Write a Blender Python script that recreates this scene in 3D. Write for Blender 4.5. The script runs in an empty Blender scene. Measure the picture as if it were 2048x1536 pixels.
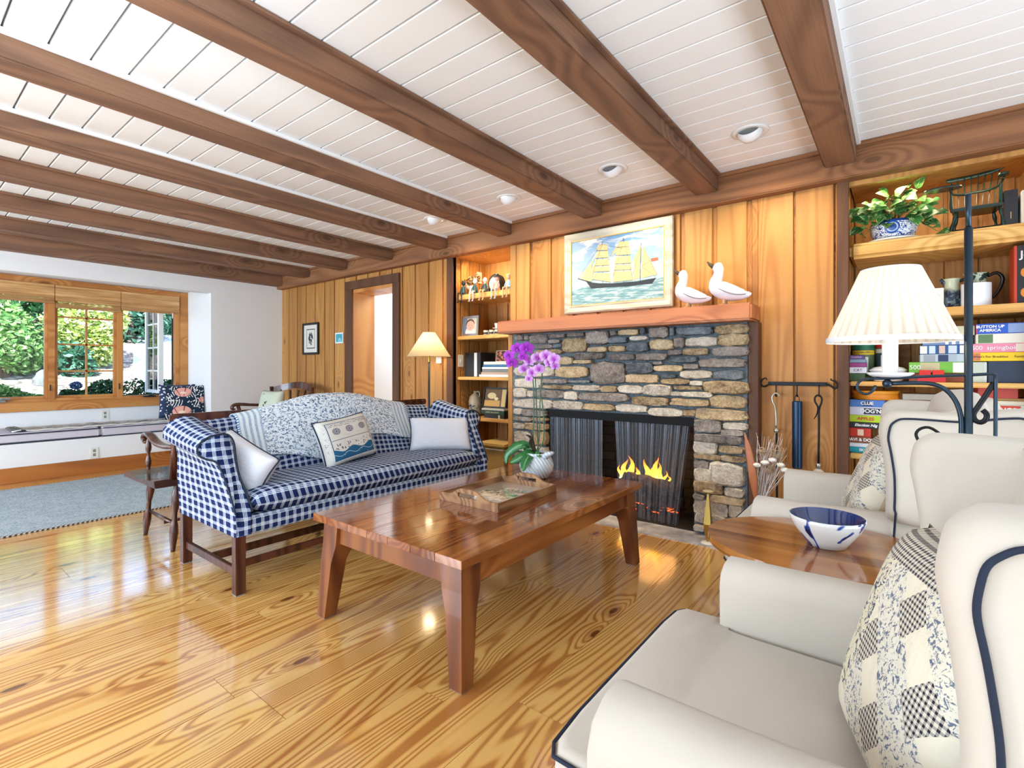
import bpy, bmesh, math, random
from mathutils import Vector, Matrix, Euler
S=bpy.context.scene; C=S.collection; PI=math.pi
rnd=random.Random(7)
# ---------- camera facts (image plane of 2048x1536) used to turn measured points into places ----------
FPX=998.0; EYE=1.1; HOR=738.7; YAW=math.atan(777/998.0)
FW=Vector((-math.sin(YAW),math.cos(YAW))); RT=Vector((math.cos(YAW),math.sin(YAW)))
def ray(u): return FW+RT*((u-1024)/FPX)
def aty(u,v,Y): q=ray(u); t=Y/q.y; return Vector((q.x*t,Y,EYE-(v-HOR)*t/FPX))
def atx(u,v,X): q=ray(u); t=X/q.x; return Vector((X,q.y*t,EYE-(v-HOR)*t/FPX))
def atz(u,v,z): t=(EYE-z)*FPX/(v-HOR); q=ray(u)*t; return Vector((q.x,q.y,z))
cd=bpy.data.cameras.new('camera'); cam=bpy.data.objects.new('camera',cd); C.objects.link(cam)
cam.location=(0,0,EYE); cam.rotation_euler=(PI/2,0,YAW); cd.sensor_width=36; cd.lens=36*FPX/2048
cd.shift_y=(768-HOR)/2048*-1; cd.clip_start=.05; S.camera=cam
S.view_settings.view_transform='Standard'; S.view_settings.look='None'; S.view_settings.gamma=1; S.view_settings.use_curve_mapping=False
S.view_settings.exposure=0.66
S.cycles.max_bounces=7; S.cycles.diffuse_bounces=3; S.cycles.glossy_bounces=3; S.cycles.transmission_bounces=3; S.cycles.transparent_max_bounces=8; S.cycles.caustics_reflective=False; S.cycles.caustics_refractive=False; S.cycles.use_adaptive_sampling=True; S.cycles.adaptive_threshold=.04; S.cycles.use_denoising=True; S.cycles.sample_clamp_indirect=4

# ---------- materials ----------
def col(h,a=1):
    if isinstance(h,str):
        h=[int(h[i:i+2],16)/255 for i in (0,2,4)]
        h=[(c/12.92 if c<=.04045 else ((c+.055)/1.055)**2.4) for c in h]
    return (h[0],h[1],h[2],a)
class G:
    def __init__(s,name,rough=.5,spec=.5,metal=0,coat=0,**k):
        s.m=bpy.data.materials.new(name); s.m.use_nodes=True; s.nt=s.m.node_tree; s.b=s.nt.nodes['Principled BSDF']
        s.b.inputs['Roughness'].default_value=rough; s.b.inputs['Metallic'].default_value=metal
        s.b.inputs['Specular IOR Level'].default_value=spec; s.b.inputs['Coat Weight'].default_value=coat; s.b.inputs['Coat Roughness'].default_value=.08
    def put(s,inp,v):
        if isinstance(v,bpy.types.NodeSocket): s.nt.links.new(v,inp)
        elif inp.type=='RGBA': inp.default_value=col(v) if isinstance(v,str) or len(v)==3 else v
        elif inp.type=='VECTOR' and isinstance(v,(int,float)): inp.default_value=(v,v,v)
        else: inp.default_value=v
    def N(s,t,out=0,_s=None,**k):
        n=s.nt.nodes.new('ShaderNode'+t)
        for a,b in (_s or {}).items(): setattr(n,a,b)
        for a,b in k.items():
            a=a.replace('_',' ')
            s.put(n.inputs[int(a[1:])] if a[0]=='i' and a[1:].isdigit() else n.inputs[a],b)
        return n.outputs[out]
    def M(s,op,a,b=0,c=0): return s.N('Math',_s={'operation':op},i0=a,i1=b,i2=c)
    def obj(s,sc=(1,1,1),src='Object',rot=(0,0,0),loc=(0,0,0)):
        o={'Object':3,'UV':2,'Generated':0}.get(src)
        v=s.N('NewGeometry',0) if src=='World' else s.N('TexCoord',o)
        return s.N('Mapping',Vector=v,Scale=sc,Rotation=rot,Location=loc)
    def noise(s,v,scale=1,detail=3,rough=.5,dist=0,w=None,out=0):
        k=dict(Vector=v,Scale=scale,Detail=detail,Roughness=rough,Distortion=dist)
        if w is not None: k['W']=w
        return s.N('TexNoise',out,_s={'noise_dimensions':'4D' if w is not None else '3D'},**k)
    def vor(s,v,scale=1,feat='F1',out=0,rnd=1): return s.N('TexVoronoi',out,_s={'feature':feat},Vector=v,Scale=scale,Randomness=rnd)
    def ramp(s,f,st,interp='LINEAR'):
        n=s.nt.nodes.new('ShaderNodeValToRGB'); s.put(n.inputs[0],f); r=n.color_ramp; r.interpolation=interp
        while len(r.elements)<len(st): r.elements.new(.5)
        for e,(p,c) in zip(r.elements,st): e.position=p; e.color=col(c)
        return n.outputs[0]
    def sm(s,x,a,b): return s.N('MapRange',_s={'interpolation_type':'SMOOTHSTEP'},Value=x,From_Min=a,From_Max=b)
    def mix(s,f,a,b,bt='MIX'):
        n=s.nt.nodes.new('ShaderNodeMix'); n.data_type='RGBA'; n.blend_type=bt
        s.put(n.inputs[0],f); s.put(n.inputs[6],a); s.put(n.inputs[7],b); return n.outputs[2]
    def bump(s,h,st=.3,d=.01): s.put(s.b.inputs['Normal'],s.N('Bump',Strength=st,Distance=d,Height=h)); return s
    def base(s,c): s.put(s.b.inputs['Base Color'],c); return s
    def sep(s,v): n=s.nt.nodes.new('ShaderNodeSeparateXYZ'); s.put(n.inputs[0],v); return n.outputs
    def island(s): return s.N('NewGeometry','Random Per Island')
    def set(s,**k):
        for a,b in k.items(): s.put(s.b.inputs[a.replace('_',' ')],b)
        return s
def plain(name,c,rough=.5,**k):
    set_={a:k.pop(a) for a in list(k) if a[0].isupper()}
    return G(name,rough,**k).base(c).set(**set_).m
def fabric(name,c,c2=None,sc=900,rough=.9,b=.12):
    g=G(name,rough,spec=.2); o=g.obj(); n=g.noise(o,sc,2)
    g.base(g.mix(g.noise(o,6,3),c,c2 or c)); g.bump(n,b,.002); g.set(Sheen_Weight=.15); return g.m
def wood(name,cols,axis='z',freq=26,warp=2.2,rough=.45,knots=.0,isl=True,coat=0,var=.35,bmp=.12,src='World',spec=.4,stretch=.16,fib=.35,kscale=1,kp='xz',kr=.05):
    """cols: light, mid, dark"""
    g=G(name,rough,spec=spec,coat=coat); st=dict(x=(stretch,1,1),y=(1,stretch,1),z=(1,1,stretch))[axis]
    o=g.obj(st,src); w=g.M('MULTIPLY',g.island(),37.0) if isl else 0.0
    n=g.noise(o,warp,2,.45,0,w)
    ks=dict(x=(.42,1,1),y=(1,.42,1),z=(1,1,.42))[axis]
    ph=g.M('MULTIPLY',n,freq)
    if knots:
        ko=g.sep(g.obj(ks,src)); q=[ko['xyz'.index(t)] for t in kp]
        kv=g.N('CombineXYZ',X=g.M('ADD',q[0],w),Y=g.M('ADD',q[1],g.M('MULTIPLY',w,1.7)))
        kd=g.N('TexVoronoi',0,_s={'voronoi_dimensions':'2D'},Vector=kv,Scale=2.3*kscale,Randomness=.9)
        ph=g.M('ADD',ph,g.M('MULTIPLY',g.sm(kd,kr*5.5,0),3.2))
    r=g.M('FRACT',ph); ring=g.M('ABSOLUTE',g.M('SUBTRACT',r,.5)); ring=g.sm(ring,.0,.42)
    fs=dict(x=(3,160,160),y=(160,3,160),z=(160,160,3))[axis]
    f=g.noise(g.obj(fs,src),1,2,.6,0,None)
    v=g.M('ADD',g.M('MULTIPLY',ring,1-fib),g.M('MULTIPLY',f,fib))
    c=g.ramp(v,[(.12,cols[2]),(.5,cols[1]),(.88,cols[0])])
    if isl: c=g.mix(var,c,g.ramp(g.island(),[(0,cols[2]),(.5,cols[1]),(1,cols[0])]))
    c=g.mix(.3,c,g.ramp(g.noise(o,3.5,2,.5,0,w),[(.3,cols[2]),(.5,cols[1]),(.75,cols[0])]))
    if knots:
        c=g.mix(g.M('MULTIPLY',g.sm(kd,kr,kr*.55),knots),c,cols[3] if len(cols)>3 else '2a1408')
        c=g.mix(g.M('MULTIPLY',g.sm(kd,kr*2.4,kr),knots*.45),c,cols[2])
    g.base(c); g.bump(v,bmp,.003); return g.m

# ---------- meshes ----------
def fr(p,T=None):
    return p
class MB:
    """collects shapes, then becomes one mesh object"""
    def __init__(s,T=None): s.bm=bmesh.new(); s.uv=s.bm.loops.layers.uv.new('UVMap'); s.T=T
    def v(s,p): return s.bm.verts.new(p)
    def face(s,vs,uvs=None,mi=0):
        try: f=s.bm.faces.new(vs)
        except ValueError: return None
        f.material_index=mi
        if uvs:
            for l,u in zip(f.loops,uvs): l[s.uv].uv=u
        return f
    def box(s,x0,x1,y0,y1,z0,z1,bev=0,mi=0,R=None,seg=2):
        b=bmesh.new(); bmesh.ops.create_cube(b,size=1)
        for q in b.verts: q.co=Vector((x0+(q.co.x+.5)*(x1-x0),y0+(q.co.y+.5)*(y1-y0),z0+(q.co.z+.5)*(z1-z0)))
        if bev: bmesh.ops.bevel(b,geom=b.edges[:],offset=bev,segments=seg,affect='EDGES',clamp_overlap=True)
        if R: 
            for q in b.verts: q.co=R@q.co
        return s.merge(b,mi)
    def merge(s,b,mi=0,smooth=None):
        mp={}
        for q in b.verts: mp[q]=s.bm.verts.new(q.co)
        for f in b.faces:
            try: nf=s.bm.faces.new([mp[q] for q in f.verts])
            except ValueError: continue
            nf.material_index=mi; n=f.normal if f.normal.length else Vector((0,0,1))
            a=[abs(t) for t in n]; k=a.index(max(a)); ij=[(1,2),(0,2),(0,1)][k]
            for l in nf.loops: c=l.vert.co; l[s.uv].uv=(c[ij[0]],c[ij[1]])
        b.free(); return s
    def prism(s,poly,axis,a,b,mi=0,bev=0,R=None):
        """poly: 2-D outline in the two other axes (order x,y,z without axis)"""
        q=bmesh.new(); k='xyz'.index(axis)
        def P(p,h): t=list(p); t.insert(k,h); return Vector(t)
        A=[q.verts.new(P(p,a)) for p in poly]; B=[q.verts.new(P(p,b)) for p in poly]
        n=len(poly); q.faces.new(A); q.faces.new(B[::-1])
        for i in range(n): q.faces.new([A[i],B[i],B[(i+1)%n],A[(i+1)%n]])
        bmesh.ops.recalc_face_normals(q,faces=q.faces[:])
        if bev: bmesh.ops.bevel(q,geom=[e for e in q.edges],offset=bev,segments=2,affect='EDGES',clamp_overlap=True)
        if R:
            for v in q.verts: v.co=R@v.co
        q.normal_update(); return s.merge(q,mi)
    def rings(s,rs,closed=True,cap=True,mi=0,wrap=False,uvm=True):
        """loft through rings of points; uv in metres along arc"""
        V=[[s.v(p) for p in r] for r in rs]; n=len(rs[0]); m=n if closed else n-1
        us=[0]
        for i in range(1,n+1): us.append(us[-1]+(Vector(rs[len(rs)//2][i%n])-Vector(rs[len(rs)//2][i-1])).length)
        vs=[0]
        for j in range(1,len(rs)+1): vs.append(vs[-1]+(Vector(rs[j%len(rs)][n//2 if n>2 else 0])-Vector(rs[j-1][n//2 if n>2 else 0])).length)
        L=len(rs) if wrap else len(rs)-1
        for j in range(L):
            for i in range(m):
                i2=(i+1)%n; j2=(j+1)%len(rs)
                s.face([V[j][i],V[j][i2],V[j2][i2],V[j2][i]],[(us[i],vs[j]),(us[i+1],vs[j]),(us[i+1],vs[j+1]),(us[i],vs[j+1])],mi)
        if cap and closed and not wrap:
            for r,rv in ((rs[0],V[0][::-1]),(rs[-1],V[-1])):
                f=s.face(rv,None,mi)
                if f:
                    f.normal_update(); a=[abs(t) for t in f.normal]; k=a.index(max(a)); ij=[(1,2),(0,2),(0,1)][k]
                    for l in f.loops: c=l.vert.co; l[s.uv].uv=(c[ij[0]],c[ij[1]])
        return s
    def tube(s,pts,r,n=8,mi=0,cap=True,closed=False,flat=None):
        P=[Vector(p) for p in pts]; R=r if isinstance(r,(list,tuple)) else [r]*len(P); rs=[]; up=None
        if len(P)>=4 and not closed and len(P)<40:
            Q=[];RR=[]
            for i in range(len(P)-1):
                p0,p1,p2,p3=P[max(i-1,0)],P[i],P[i+1],P[min(i+2,len(P)-1)]
                for k in range(3):
                    f=k/3; Q.append(.5*((2*p1)+(p2-p0)*f+(2*p0-5*p1+4*p2-p3)*f**2+(3*p1-p0-3*p2+p3)*f**3)); RR.append(R[i]+(R[i+1]-R[i])*(f*f*(3-2*f)))
            P=Q+[P[-1]]; R=RR+[R[-1]]
        for i,p in enumerate(P):
            t=(P[(i+1)%len(P)]-P[i-1]) if closed else (P[min(i+1,len(P)-1)]-P[max(i-1,0)])
            t=t.normalized() if t.length else Vector((0,0,1))
            if up is None: up=Vector((0,0,1)) if abs(t.z)<.9 else Vector((0,1,0))
            x=t.cross(up)
            if x.length<1e-5: x=t.orthogonal()
            x.normalize(); y=x.cross(t).normalized(); up=y
            rs.append([p+(x*math.cos(a)*(flat[0] if flat else 1)+y*math.sin(a)*(flat[1] if flat else 1))*R[i] for a in [2*PI*k/n for k in range(n)]])
        return s.rings(rs,True,cap,mi,wrap=closed)
    def lathe(s,prof,c=(0,0,0),n=24,mi=0,cap=True,sx=1,sy=1,R=None,ph=0):
        rs=[]
        for r,z in prof:
            rg=[Vector((c[0]+r*sx*math.cos(a),c[1]+r*sy*math.sin(a),c[2]+z)) for a in [2*PI*k/n+ph for k in range(n)]]
            if R: rg=[R@p for p in rg]
            rs.append(rg)
        return s.rings(rs,True,cap,mi)
    def disc(s,c,nrm,r,n=14,mi=0,ry=None,up=None):
        c=Vector(c); nrm=Vector(nrm).normalized(); x=Vector(up).cross(nrm).normalized() if up else nrm.orthogonal().normalized(); y=nrm.cross(x); ry=ry or r
        vs=[s.v(c+x*r*math.cos(2*PI*k/n)+y*ry*math.sin(2*PI*k/n)) for k in range(n)]; s.face(vs,None,mi); return s
    def ball(s,c,r,sub=2,sc=(1,1,1),mi=0,jit=0,R=None):
        b=bmesh.new(); bmesh.ops.create_icosphere(b,subdivisions=sub,radius=1)
        for q in b.verts:
            k=1+rnd.uniform(-jit,jit); p=Vector((q.co.x*sc[0],q.co.y*sc[1],q.co.z*sc[2]))*r*k
            if R: p=R@p
            q.co=p+Vector(c)
        b.normal_update(); return s.merge(b,mi)
    def quad(s,a,b,c,d,mi=0,uv=((0,0),(1,0),(1,1),(0,1))): s.face([s.v(a),s.v(b),s.v(c),s.v(d)],uv,mi); return s
    def grid(s,fn,nu,nv,mi=0,uvf=None,cu=False):
        V=[[s.v(fn(i/(nu),j/(nv))) for i in range(nu+(0 if cu else 1))] for j in range(nv+1)]
        for j in range(nv):
            for i in range(nu):
                i2=(i+1)%nu if cu else i+1; q=[(i/nu,j/nv),((i+1)/nu,j/nv),((i+1)/nu,(j+1)/nv),(i/nu,(j+1)/nv)]
                if uvf: q=[uvf(*t) for t in q]
                s.face([V[j][i],V[j][i2],V[j+1][i2],V[j+1][i]],q,mi)
        return s
    def build(s,name,mats,parent=None,smooth=False,angle=None,sub=0,solid=0,recalc=True,weld=0):
        if weld: bmesh.ops.remove_doubles(s.bm,verts=s.bm.verts[:],dist=weld)
        if s.T: 
            for q in s.bm.verts: q.co=s.T@q.co
        if recalc: bmesh.ops.recalc_face_normals(s.bm,faces=s.bm.faces[:])
        vs=s.bm.verts; lo=[min(v.co[k] for v in vs) for k in range(3)]; hi=[max(v.co[k] for v in vs) for k in range(3)]
        c=Vector(((lo[0]+hi[0])/2,(lo[1]+hi[1])/2,lo[2]))
        for q in vs: q.co-=c
        me=bpy.data.meshes.new(name); s.bm.to_mesh(me); s.bm.free()
        for m in (mats if isinstance(mats,(list,tuple)) else [mats]): me.materials.append(m)
        if smooth or angle:
            me.polygons.foreach_set('use_smooth',[True]*len(me.polygons))
            if angle: me.set_sharp_from_angle(angle=math.radians(angle))
        o=bpy.data.objects.new(name,me); C.objects.link(o); o.location=c; WP[o.name]=c.copy()
        if parent: par(o,parent)
        if solid: m=o.modifiers.new('s','SOLIDIFY'); m.thickness=solid; m.offset=0
        if sub: m=o.modifiers.new('u','SUBSURF'); m.levels=sub; m.render_levels=sub
        return o
WP={}
def par(o,p): o.parent=p; o.matrix_parent_inverse=Matrix.Translation(-WP[p.name])
def tag(o,label,cat,group=None,kind=None):
    o['label']=label; o['category']=cat
    if group: o['group']=group
    if kind: o['kind']=kind
    return o
def thing(name,label,cat,loc,group=None,kind=None):
    o=bpy.data.objects.new(name,None); C.objects.link(o); o.location=loc; o.empty_display_size=.05; WP[o.name]=Vector(loc); return tag(o,label,cat,group,kind)
def struct(o): o['kind']='structure'; return o
def text(s,size,mat,parent,loc,rot,name='lettering',w=None,ext=.0004,al='CENTER',shear=0,sx=1,bold=0):
    cu=bpy.data.curves.new(name,'FONT'); cu.body=s; cu.size=size; cu.extrude=ext; cu.align_x=al; cu.align_y='CENTER'; cu.shear=shear; cu.offset=bold
    tmp=bpy.data.objects.new('t',cu); C.objects.link(tmp); me=bpy.data.meshes.new_from_object(tmp.evaluated_get(bpy.context.evaluated_depsgraph_get())); bpy.data.objects.remove(tmp); bpy.data.curves.remove(cu)
    me.materials.clear(); me.materials.append(mat); o=bpy.data.objects.new(name,me); C.objects.link(o); o.location=loc; o.rotation_euler=rot; o.scale=(sx,1,1); WP[o.name]=Vector(loc)
    if parent: par(o,parent)
    return o
def light(kind,name,loc,power,colr,rot=(0,0,0),size=1,sy=None,spot=None,blend=.5,vis=True):
    l=bpy.data.lights.new(name,kind); l.energy=power; l.color=colr
    if kind=='AREA':
        l.size=size
        if sy: l.shape='RECTANGLE'; l.size_y=sy
    elif kind=='SUN': l.angle=size
    else: l.shadow_soft_size=size
    if spot: l.spot_size=math.radians(spot); l.spot_blend=blend
    o=bpy.data.objects.new(name,l); C.objects.link(o); o.location=loc; o.rotation_euler=rot; return o
# ================= the room =================
XW=-6.76; XA=-7.51; YF=3.5; ZC=2.38; X1=2.6; Y0=-3.6
w_floor=wood('pine floor boards',['f6c878','e8aa5a','a05824','2a1008'],'y',46,3.3,.13,.9,coat=.6,var=.16,bmp=.05,fib=.12,stretch=.06,kscale=.85,kp='xy',kr=.036)
for n_ in w_floor.node_tree.nodes:
    if n_.type=='BSDF_PRINCIPLED': n_.inputs['Coat IOR'].default_value=1.7; n_.inputs['Coat Weight'].default_value=1; n_.inputs['Coat Roughness'].default_value=.1
w_panel=wood('cedar wall panelling',['d6a058','b87e40','8a5626','4c2812'],'z',34,2.4,.5,.7,var=.45,bmp=.1,fib=.5,stretch=.05,kr=.04)
w_dark=wood('dark stained and shaded board',['7a5034','5c3a24','3e2516'],'z',10,1.6,.6,0,var=.2,fib=.7)
w_beamx=wood('rough sawn beam',['a8734a','8a5b3a','624029','35190e'],'x',14,2.0,.7,.6,var=.1,bmp=.5,fib=.6)
w_beam=wood('rough sawn beam crosswise',['a07456','805c46','5a4032','2f190e'],'y',14,2.0,.7,.6,var=.15,bmp=.5,fib=.6,kp='yz')
w_trimz=wood('pine trim upright',['e0a560','c98444','a4602e','6a3214'],'z',8,1.6,.4,.7,var=.2,fib=.5)
w_trimy=wood('pine trim level',['dda25e','c68042','a05e2c','6a3214'],'y',8,1.6,.4,.7,var=.2,fib=.5,kp='yz')
w_basey=wood('baseboard pine',['c27c3c','a5612a','80481e','4c2410'],'y',8,1.6,.4,.7,var=.2,fib=.5,kp='yz')
w_shelf=wood('light pine shelf',['f0c478','e2ab5c','c08038','8a5020'],'x',9,1.8,.42,.5,var=.2,fib=.45)
w_mantel=wood('mantel timber',['d08a5c','b46c44','8a4a2c','4c2412'],'x',16,2.4,.5,.4,var=.1,fib=.55)
m_white=plain('white painted wall','f6f5f4',.75,spec=.25)
m_ceil=plain('white ceiling board','f8f8f8',.6,spec=.3)
g=G('dark groove',.9); m_groove=g.base('8c8c8c').m
m_black=plain('soot black','0b0b0c',.8)
m_cream=plain('off white plastic','f0ece0',.4)
def one(name,mat,fn,**k):
    m=MB(); fn(m); return m.build(name,mat,**k)
# floor: planks running towards the fireplace wall
def f_floor(m):
    x=-7.0; r=random.Random(3)
    while x<X1:
        w=r.choice([.13,.17,.2,.235]); y=Y0-r.uniform(0,2.5)
        while y<YF+.06:
            L=r.uniform(1.8,3.6); m.box(x+.0009,x+w-.0009,max(y,Y0)+.0009 if y+L>Y0 else y,min(y+L,YF+.6)-.0009,-.02,0,0) if y+L>Y0 else 0
            y+=L
        x+=w
struct(one('floor',w_floor,f_floor))
struct(one('floor_underlay' if 0 else 'trim_1',m_black,lambda m:m.box(-7.0,X1,Y0,YF+.6,-.06,-.021)))
# ceiling: boards running along the fireplace wall
def f_ceil(m):
    y=Y0
    while y<YF+.02:
        m.box(-6.9,X1,y+.0035,min(y+.13,YF)-.0035,ZC,ZC+.02,.003,seg=1); y+=.13
struct(one('ceiling',m_ceil,f_ceil))
struct(one('trim_2',m_groove,lambda m:m.box(-7.0,X1,Y0,YF+.6,ZC+.0205,ZC+.08)))
def boards(m,x0,x1,z0,z1,y,pitch=.218,gap=.022,off=0,dep=.018):
    m.box(x0,x1,y+dep,y+dep+.02,z0,z1)
    x=x0-off
    while x<x1:
        a,b=max(x,x0),min(x+pitch-gap,x1)
        if b-a>.01: m.box(a,b,y,y+dep+.002,z0,z1,.003,seg=1)
        x+=pitch
# fireplace wall, in stretches
def f_wall(m):
    boards(m,-6.79,-5.16,0,2.32,YF,off=.0)
    boards(m,-5.16,-4.30,2.05,2.32,YF,off=.09)
    boards(m,-4.30,-3.47,0,2.32,YF,.205,.03,off=.1)
    boards(m,-2.70,-.722,1.3,2.32,YF,.218,.032,off=.02)
    boards(m,-.722,-.29,0,2.32,YF,.211,.012,off=.0)
    for a,b in ((-3.47,-2.736),(-.238,.56)):                   # the two niches: back, sides
        boards(m,a,b,0,2.32,4.02,.15 if a<-1 else .155,.02)
    m.box(-3.60,-3.47,YF+.04,4.06,0,2.32); m.box(-2.70,-2.62,YF+.05,4.06,0,2.32); m.box(-.40,-.26,YF+.05,4.06,0,2.32)
    m.box(.56,.60,YF,4.06,0,2.32)
struct(one('wall_fireplace',w_panel,f_wall))
def f_side(m):  # side boards of the left niche (seen edge lit)
    for a,b in ((3.5,3.60),(3.615,3.73),(3.745,3.88),(3.895,4.02)): m.box(-3.472,-3.452,a,b,0,2.3,.002,seg=1)
    for a,b in ((3.53,3.7),(3.71,3.86),(3.87,4.02)): m.box(-.262,-.245,a,b,0,2.3,.002,seg=1)
    for a,b in ((3.5,3.7),(3.71,3.86),(3.87,4.02)): m.box(.54,.56,a,b,0,2.3,.002,seg=1)
struct(one('wall_niche_sides',w_panel,f_side))
struct(one('trim_3',w_dark,lambda m:m.box(-3.535,-3.452,YF-.012,YF+.04,0,2.3,.002)))      # post left of the left niche
struct(one('trim_4',w_panel,lambda m:m.box(-2.736,-2.675,YF-.012,YF+.05,0,2.3,.002)))
struct(one('trim_5',w_dark,lambda m:m.box(-.296,-.238,YF-.02,YF+.05,0,2.3,.002)))
struct(one('trim_6',w_panel,lambda m:(m.box(-3.47,-2.736,3.98,4.04,1.95,2.2),m.box(-3.47,-2.736,YF,4.04,2.2,2.24),m.box(-.238,.56,YF,4.04,2.2,2.24),m.box(-.238,.56,YF+.02,YF+.05,2.17,2.21))))
# window wall with the alcove
def f_ww(m):
    m.box(XW-.25,XW,2.595,YF+.1,0,2.5); m.box(XW-.12,XW,-1.9,2.595,2.05,2.5); m.box(XW-.15,XW,Y0,-1.9,0,2.5)
    m.box(XW-.03,XW,-1.9,2.595,.145,.375)
    m.box(XA-.1,XW-.25,2.595,2.7,0,2.2); m.box(XA-.1,XW-.15,-2.0,-1.9,0,2.2)
    m.box(XA-.1,XW-.11,-1.9,2.595,2.12,2.2); m.box(XA-.1,XA,-1.9,2.595,0,.64); m.box(XA-.1,XA,-1.9,2.595,2.11,2.2)
    m.box(XA,XW-.03,-1.9,2.595,.34,.375)
struct(one('wall_left',m_white,f_ww))
struct(one('baseboard_left',w_basey,lambda m:m.box(XW,XW+.018,Y0,YF,0,.15,.004)))
struct(one('baseboard_fireplace',w_panel,lambda m:(m.box(-6.74,-5.24,YF-.014,YF,0,.12,.003),m.box(-4.24,-3.54,YF-.014,YF,0,.12,.003))))
# rear and right walls, solid; daylight fill lamps are added inside them
struct(one('wall_back',m_white,lambda m:m.box(-7.0,X1+.1,Y0-.1,Y0,0,2.5)))
struct(one('wall_right',m_white,lambda m:m.box(X1,X1+.1,Y0,4.1,0,2.5)))
struct(one('wall_above_niches',w_panel,lambda m:(m.box(.60,X1,YF,YF+.04,0,2.32),)))
struct(one('roof_slab',m_white,lambda m:m.box(-7.65,X1+.2,Y0-.2,4.2,2.5,2.6)))
struct(one('wall_outer',m_white,lambda m:(m.box(-6.8,-5.16,YF+.04,YF+.1,0,2.5),m.box(-4.30,-3.56,YF+.04,YF+.1,0,2.5),m.box(-3.6,X1,4.06,4.12,0,2.5))))
# doorway and the white hall behind it
def f_hall(m):
    m.box(-5.9,-3.7,4.9,5.0,0,2.5); m.box(-5.95,-5.9,YF+.1,5.0,0,2.5); m.box(-3.75,-3.7,4.1,5.0,0,2.5); m.box(-5.95,-3.7,YF+.1,5.0,2.4,2.5)
    m.box(-5.2,-5.104,YF+.3,5,0,2.4)
struct(one('wall_hall',m_white,f_hall))
struct(one('floor_hall',w_floor,lambda m:m.box(-5.95,-3.7,YF+.1,5.0,-.03,-.001)))
fr_=thing('door_frame','plain wooden casing around the open doorway in the panelled wall','door frame',(-4.74,YF,0)); fr_['kind']='structure'; fr_.name='door_1'; WP[fr_.name]=WP['door_frame']
one('casing',w_dark,lambda m:m.box(-5.238,-5.10,YF-.022,YF,0,2.04,.003),parent=fr_)
one('casing',w_dark,lambda m:m.box(-4.36,-4.245,YF-.022,YF,0,2.04,.003),parent=fr_)
one('head_casing',w_dark,lambda m:m.box(-5.238,-4.245,YF-.026,YF,2.04,2.14,.003),parent=fr_)
one('jamb',w_trimz,lambda m:(m.box(-5.16,-5.10,YF,YF+.3,0,2.04),m.box(-4.36,-4.30,YF,YF+.16,0,2.04),m.box(-5.10,-4.36,YF,YF+.3,2.0,2.06)),parent=fr_)
# header along the fireplace wall and the cross beams
hd=one('header_beam',w_beamx,lambda m:(m.box(-6.76,X1,3.42,YF+.02,2.195,ZC,.006),))
tag(hd,'long timber header along the top of the fireplace wall','beam'); hd['kind']='structure'; hd.name='trim_7'
hm=one('trim_8',w_beamx,lambda m:m.box(-6.6,X1,3.40,3.42,2.355,ZC,.003)); struct(hm)
edges=[-.197,-.945,-1.797,-2.665,-3.45,-4.27,-5.10,-5.91,-6.6]; wid=[.155,.15,.15,.145,.16,.15,.15,.15,.16]
where=['nearest the right shelf niche','second from the right, over the fireplace','over the left end of the mantel','over the left shelf niche','over the floor lamp in the corner','over the doorway','left of the doorway','next to the last one by the window wall','against the white window wall']
for i,(e,w) in enumerate(zip(edges,wid)):
    zz=2.23 if i==8 else 2.27
    b=thing('ceiling_beam','rough brown ceiling beam '+where[i],'beam',(e-w/2,0,zz),'exposed ceiling beams')
    one('timber',w_beam,lambda m:m.box(e-w,e,Y0,3.42,zz,ZC,.008),parent=b)
    one('edge_moulding',m_white if 2<i<5 or i==0 else w_beam,lambda m:(m.box(e,e+.022,Y0,3.40,ZC-.02,ZC,.003),),parent=b)
# recessed lights
m_trimw=plain('white lamp trim','f4f4f4',.35); 
g=G('lit lens'); g.base('ffffff').set(Emission_Color='ffffff',Emission_Strength=6.0); m_lit=g.m
for i,(x,y,on,wh) in enumerate(((-.64,2.91,0,'nearest the right shelf niche'),(-1.45,2.91,0,'above the sailing ship painting'),(-2.31,2.93,1,'above the left end of the mantel'),(-3.13,2.95,1,'above the floor lamp corner'))):
    t=thing('recessed_light','white recessed eyeball ceiling light '+wh,'ceiling light',(x,y,ZC),'eyeball lights in the ceiling')
    one('trim_ring',m_trimw,lambda m:m.lathe([(.062,-.002),(.066,-.008),(.088,-.006),(.094,0)],(x,y,ZC),32),parent=t,smooth=True)
    R=Matrix.Translation((x,y,ZC))@Matrix.Rotation(math.radians(38 if on else 58),4,'X')@Matrix.Translation((-x,-y,-ZC))
    one('eyeball',m_trimw,lambda m:m.lathe([(.058,.02),(.064,0),(.062,-.02),(.05,-.044),(.046,-.044),(.046,-.03)],(x,y,ZC+.01),28,R=R,cap=False),parent=t,smooth=True)
    one('lens',m_lit if on else m_trimw,lambda m:m.lathe([(.001,-.034),(.046,-.034)],(x,y,ZC+.01),28,R=R,cap=False),parent=t)
    q=Vector((x,y-.0,ZC-.07)); d=Vector((x+.02,3.5,1.6))-q
    light('SPOT','spot_'+str(i),q,26,(1,.77,.46),d.to_track_quat('-Z','Y').to_euler(),.12,spot=105,blend=.8)
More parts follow.
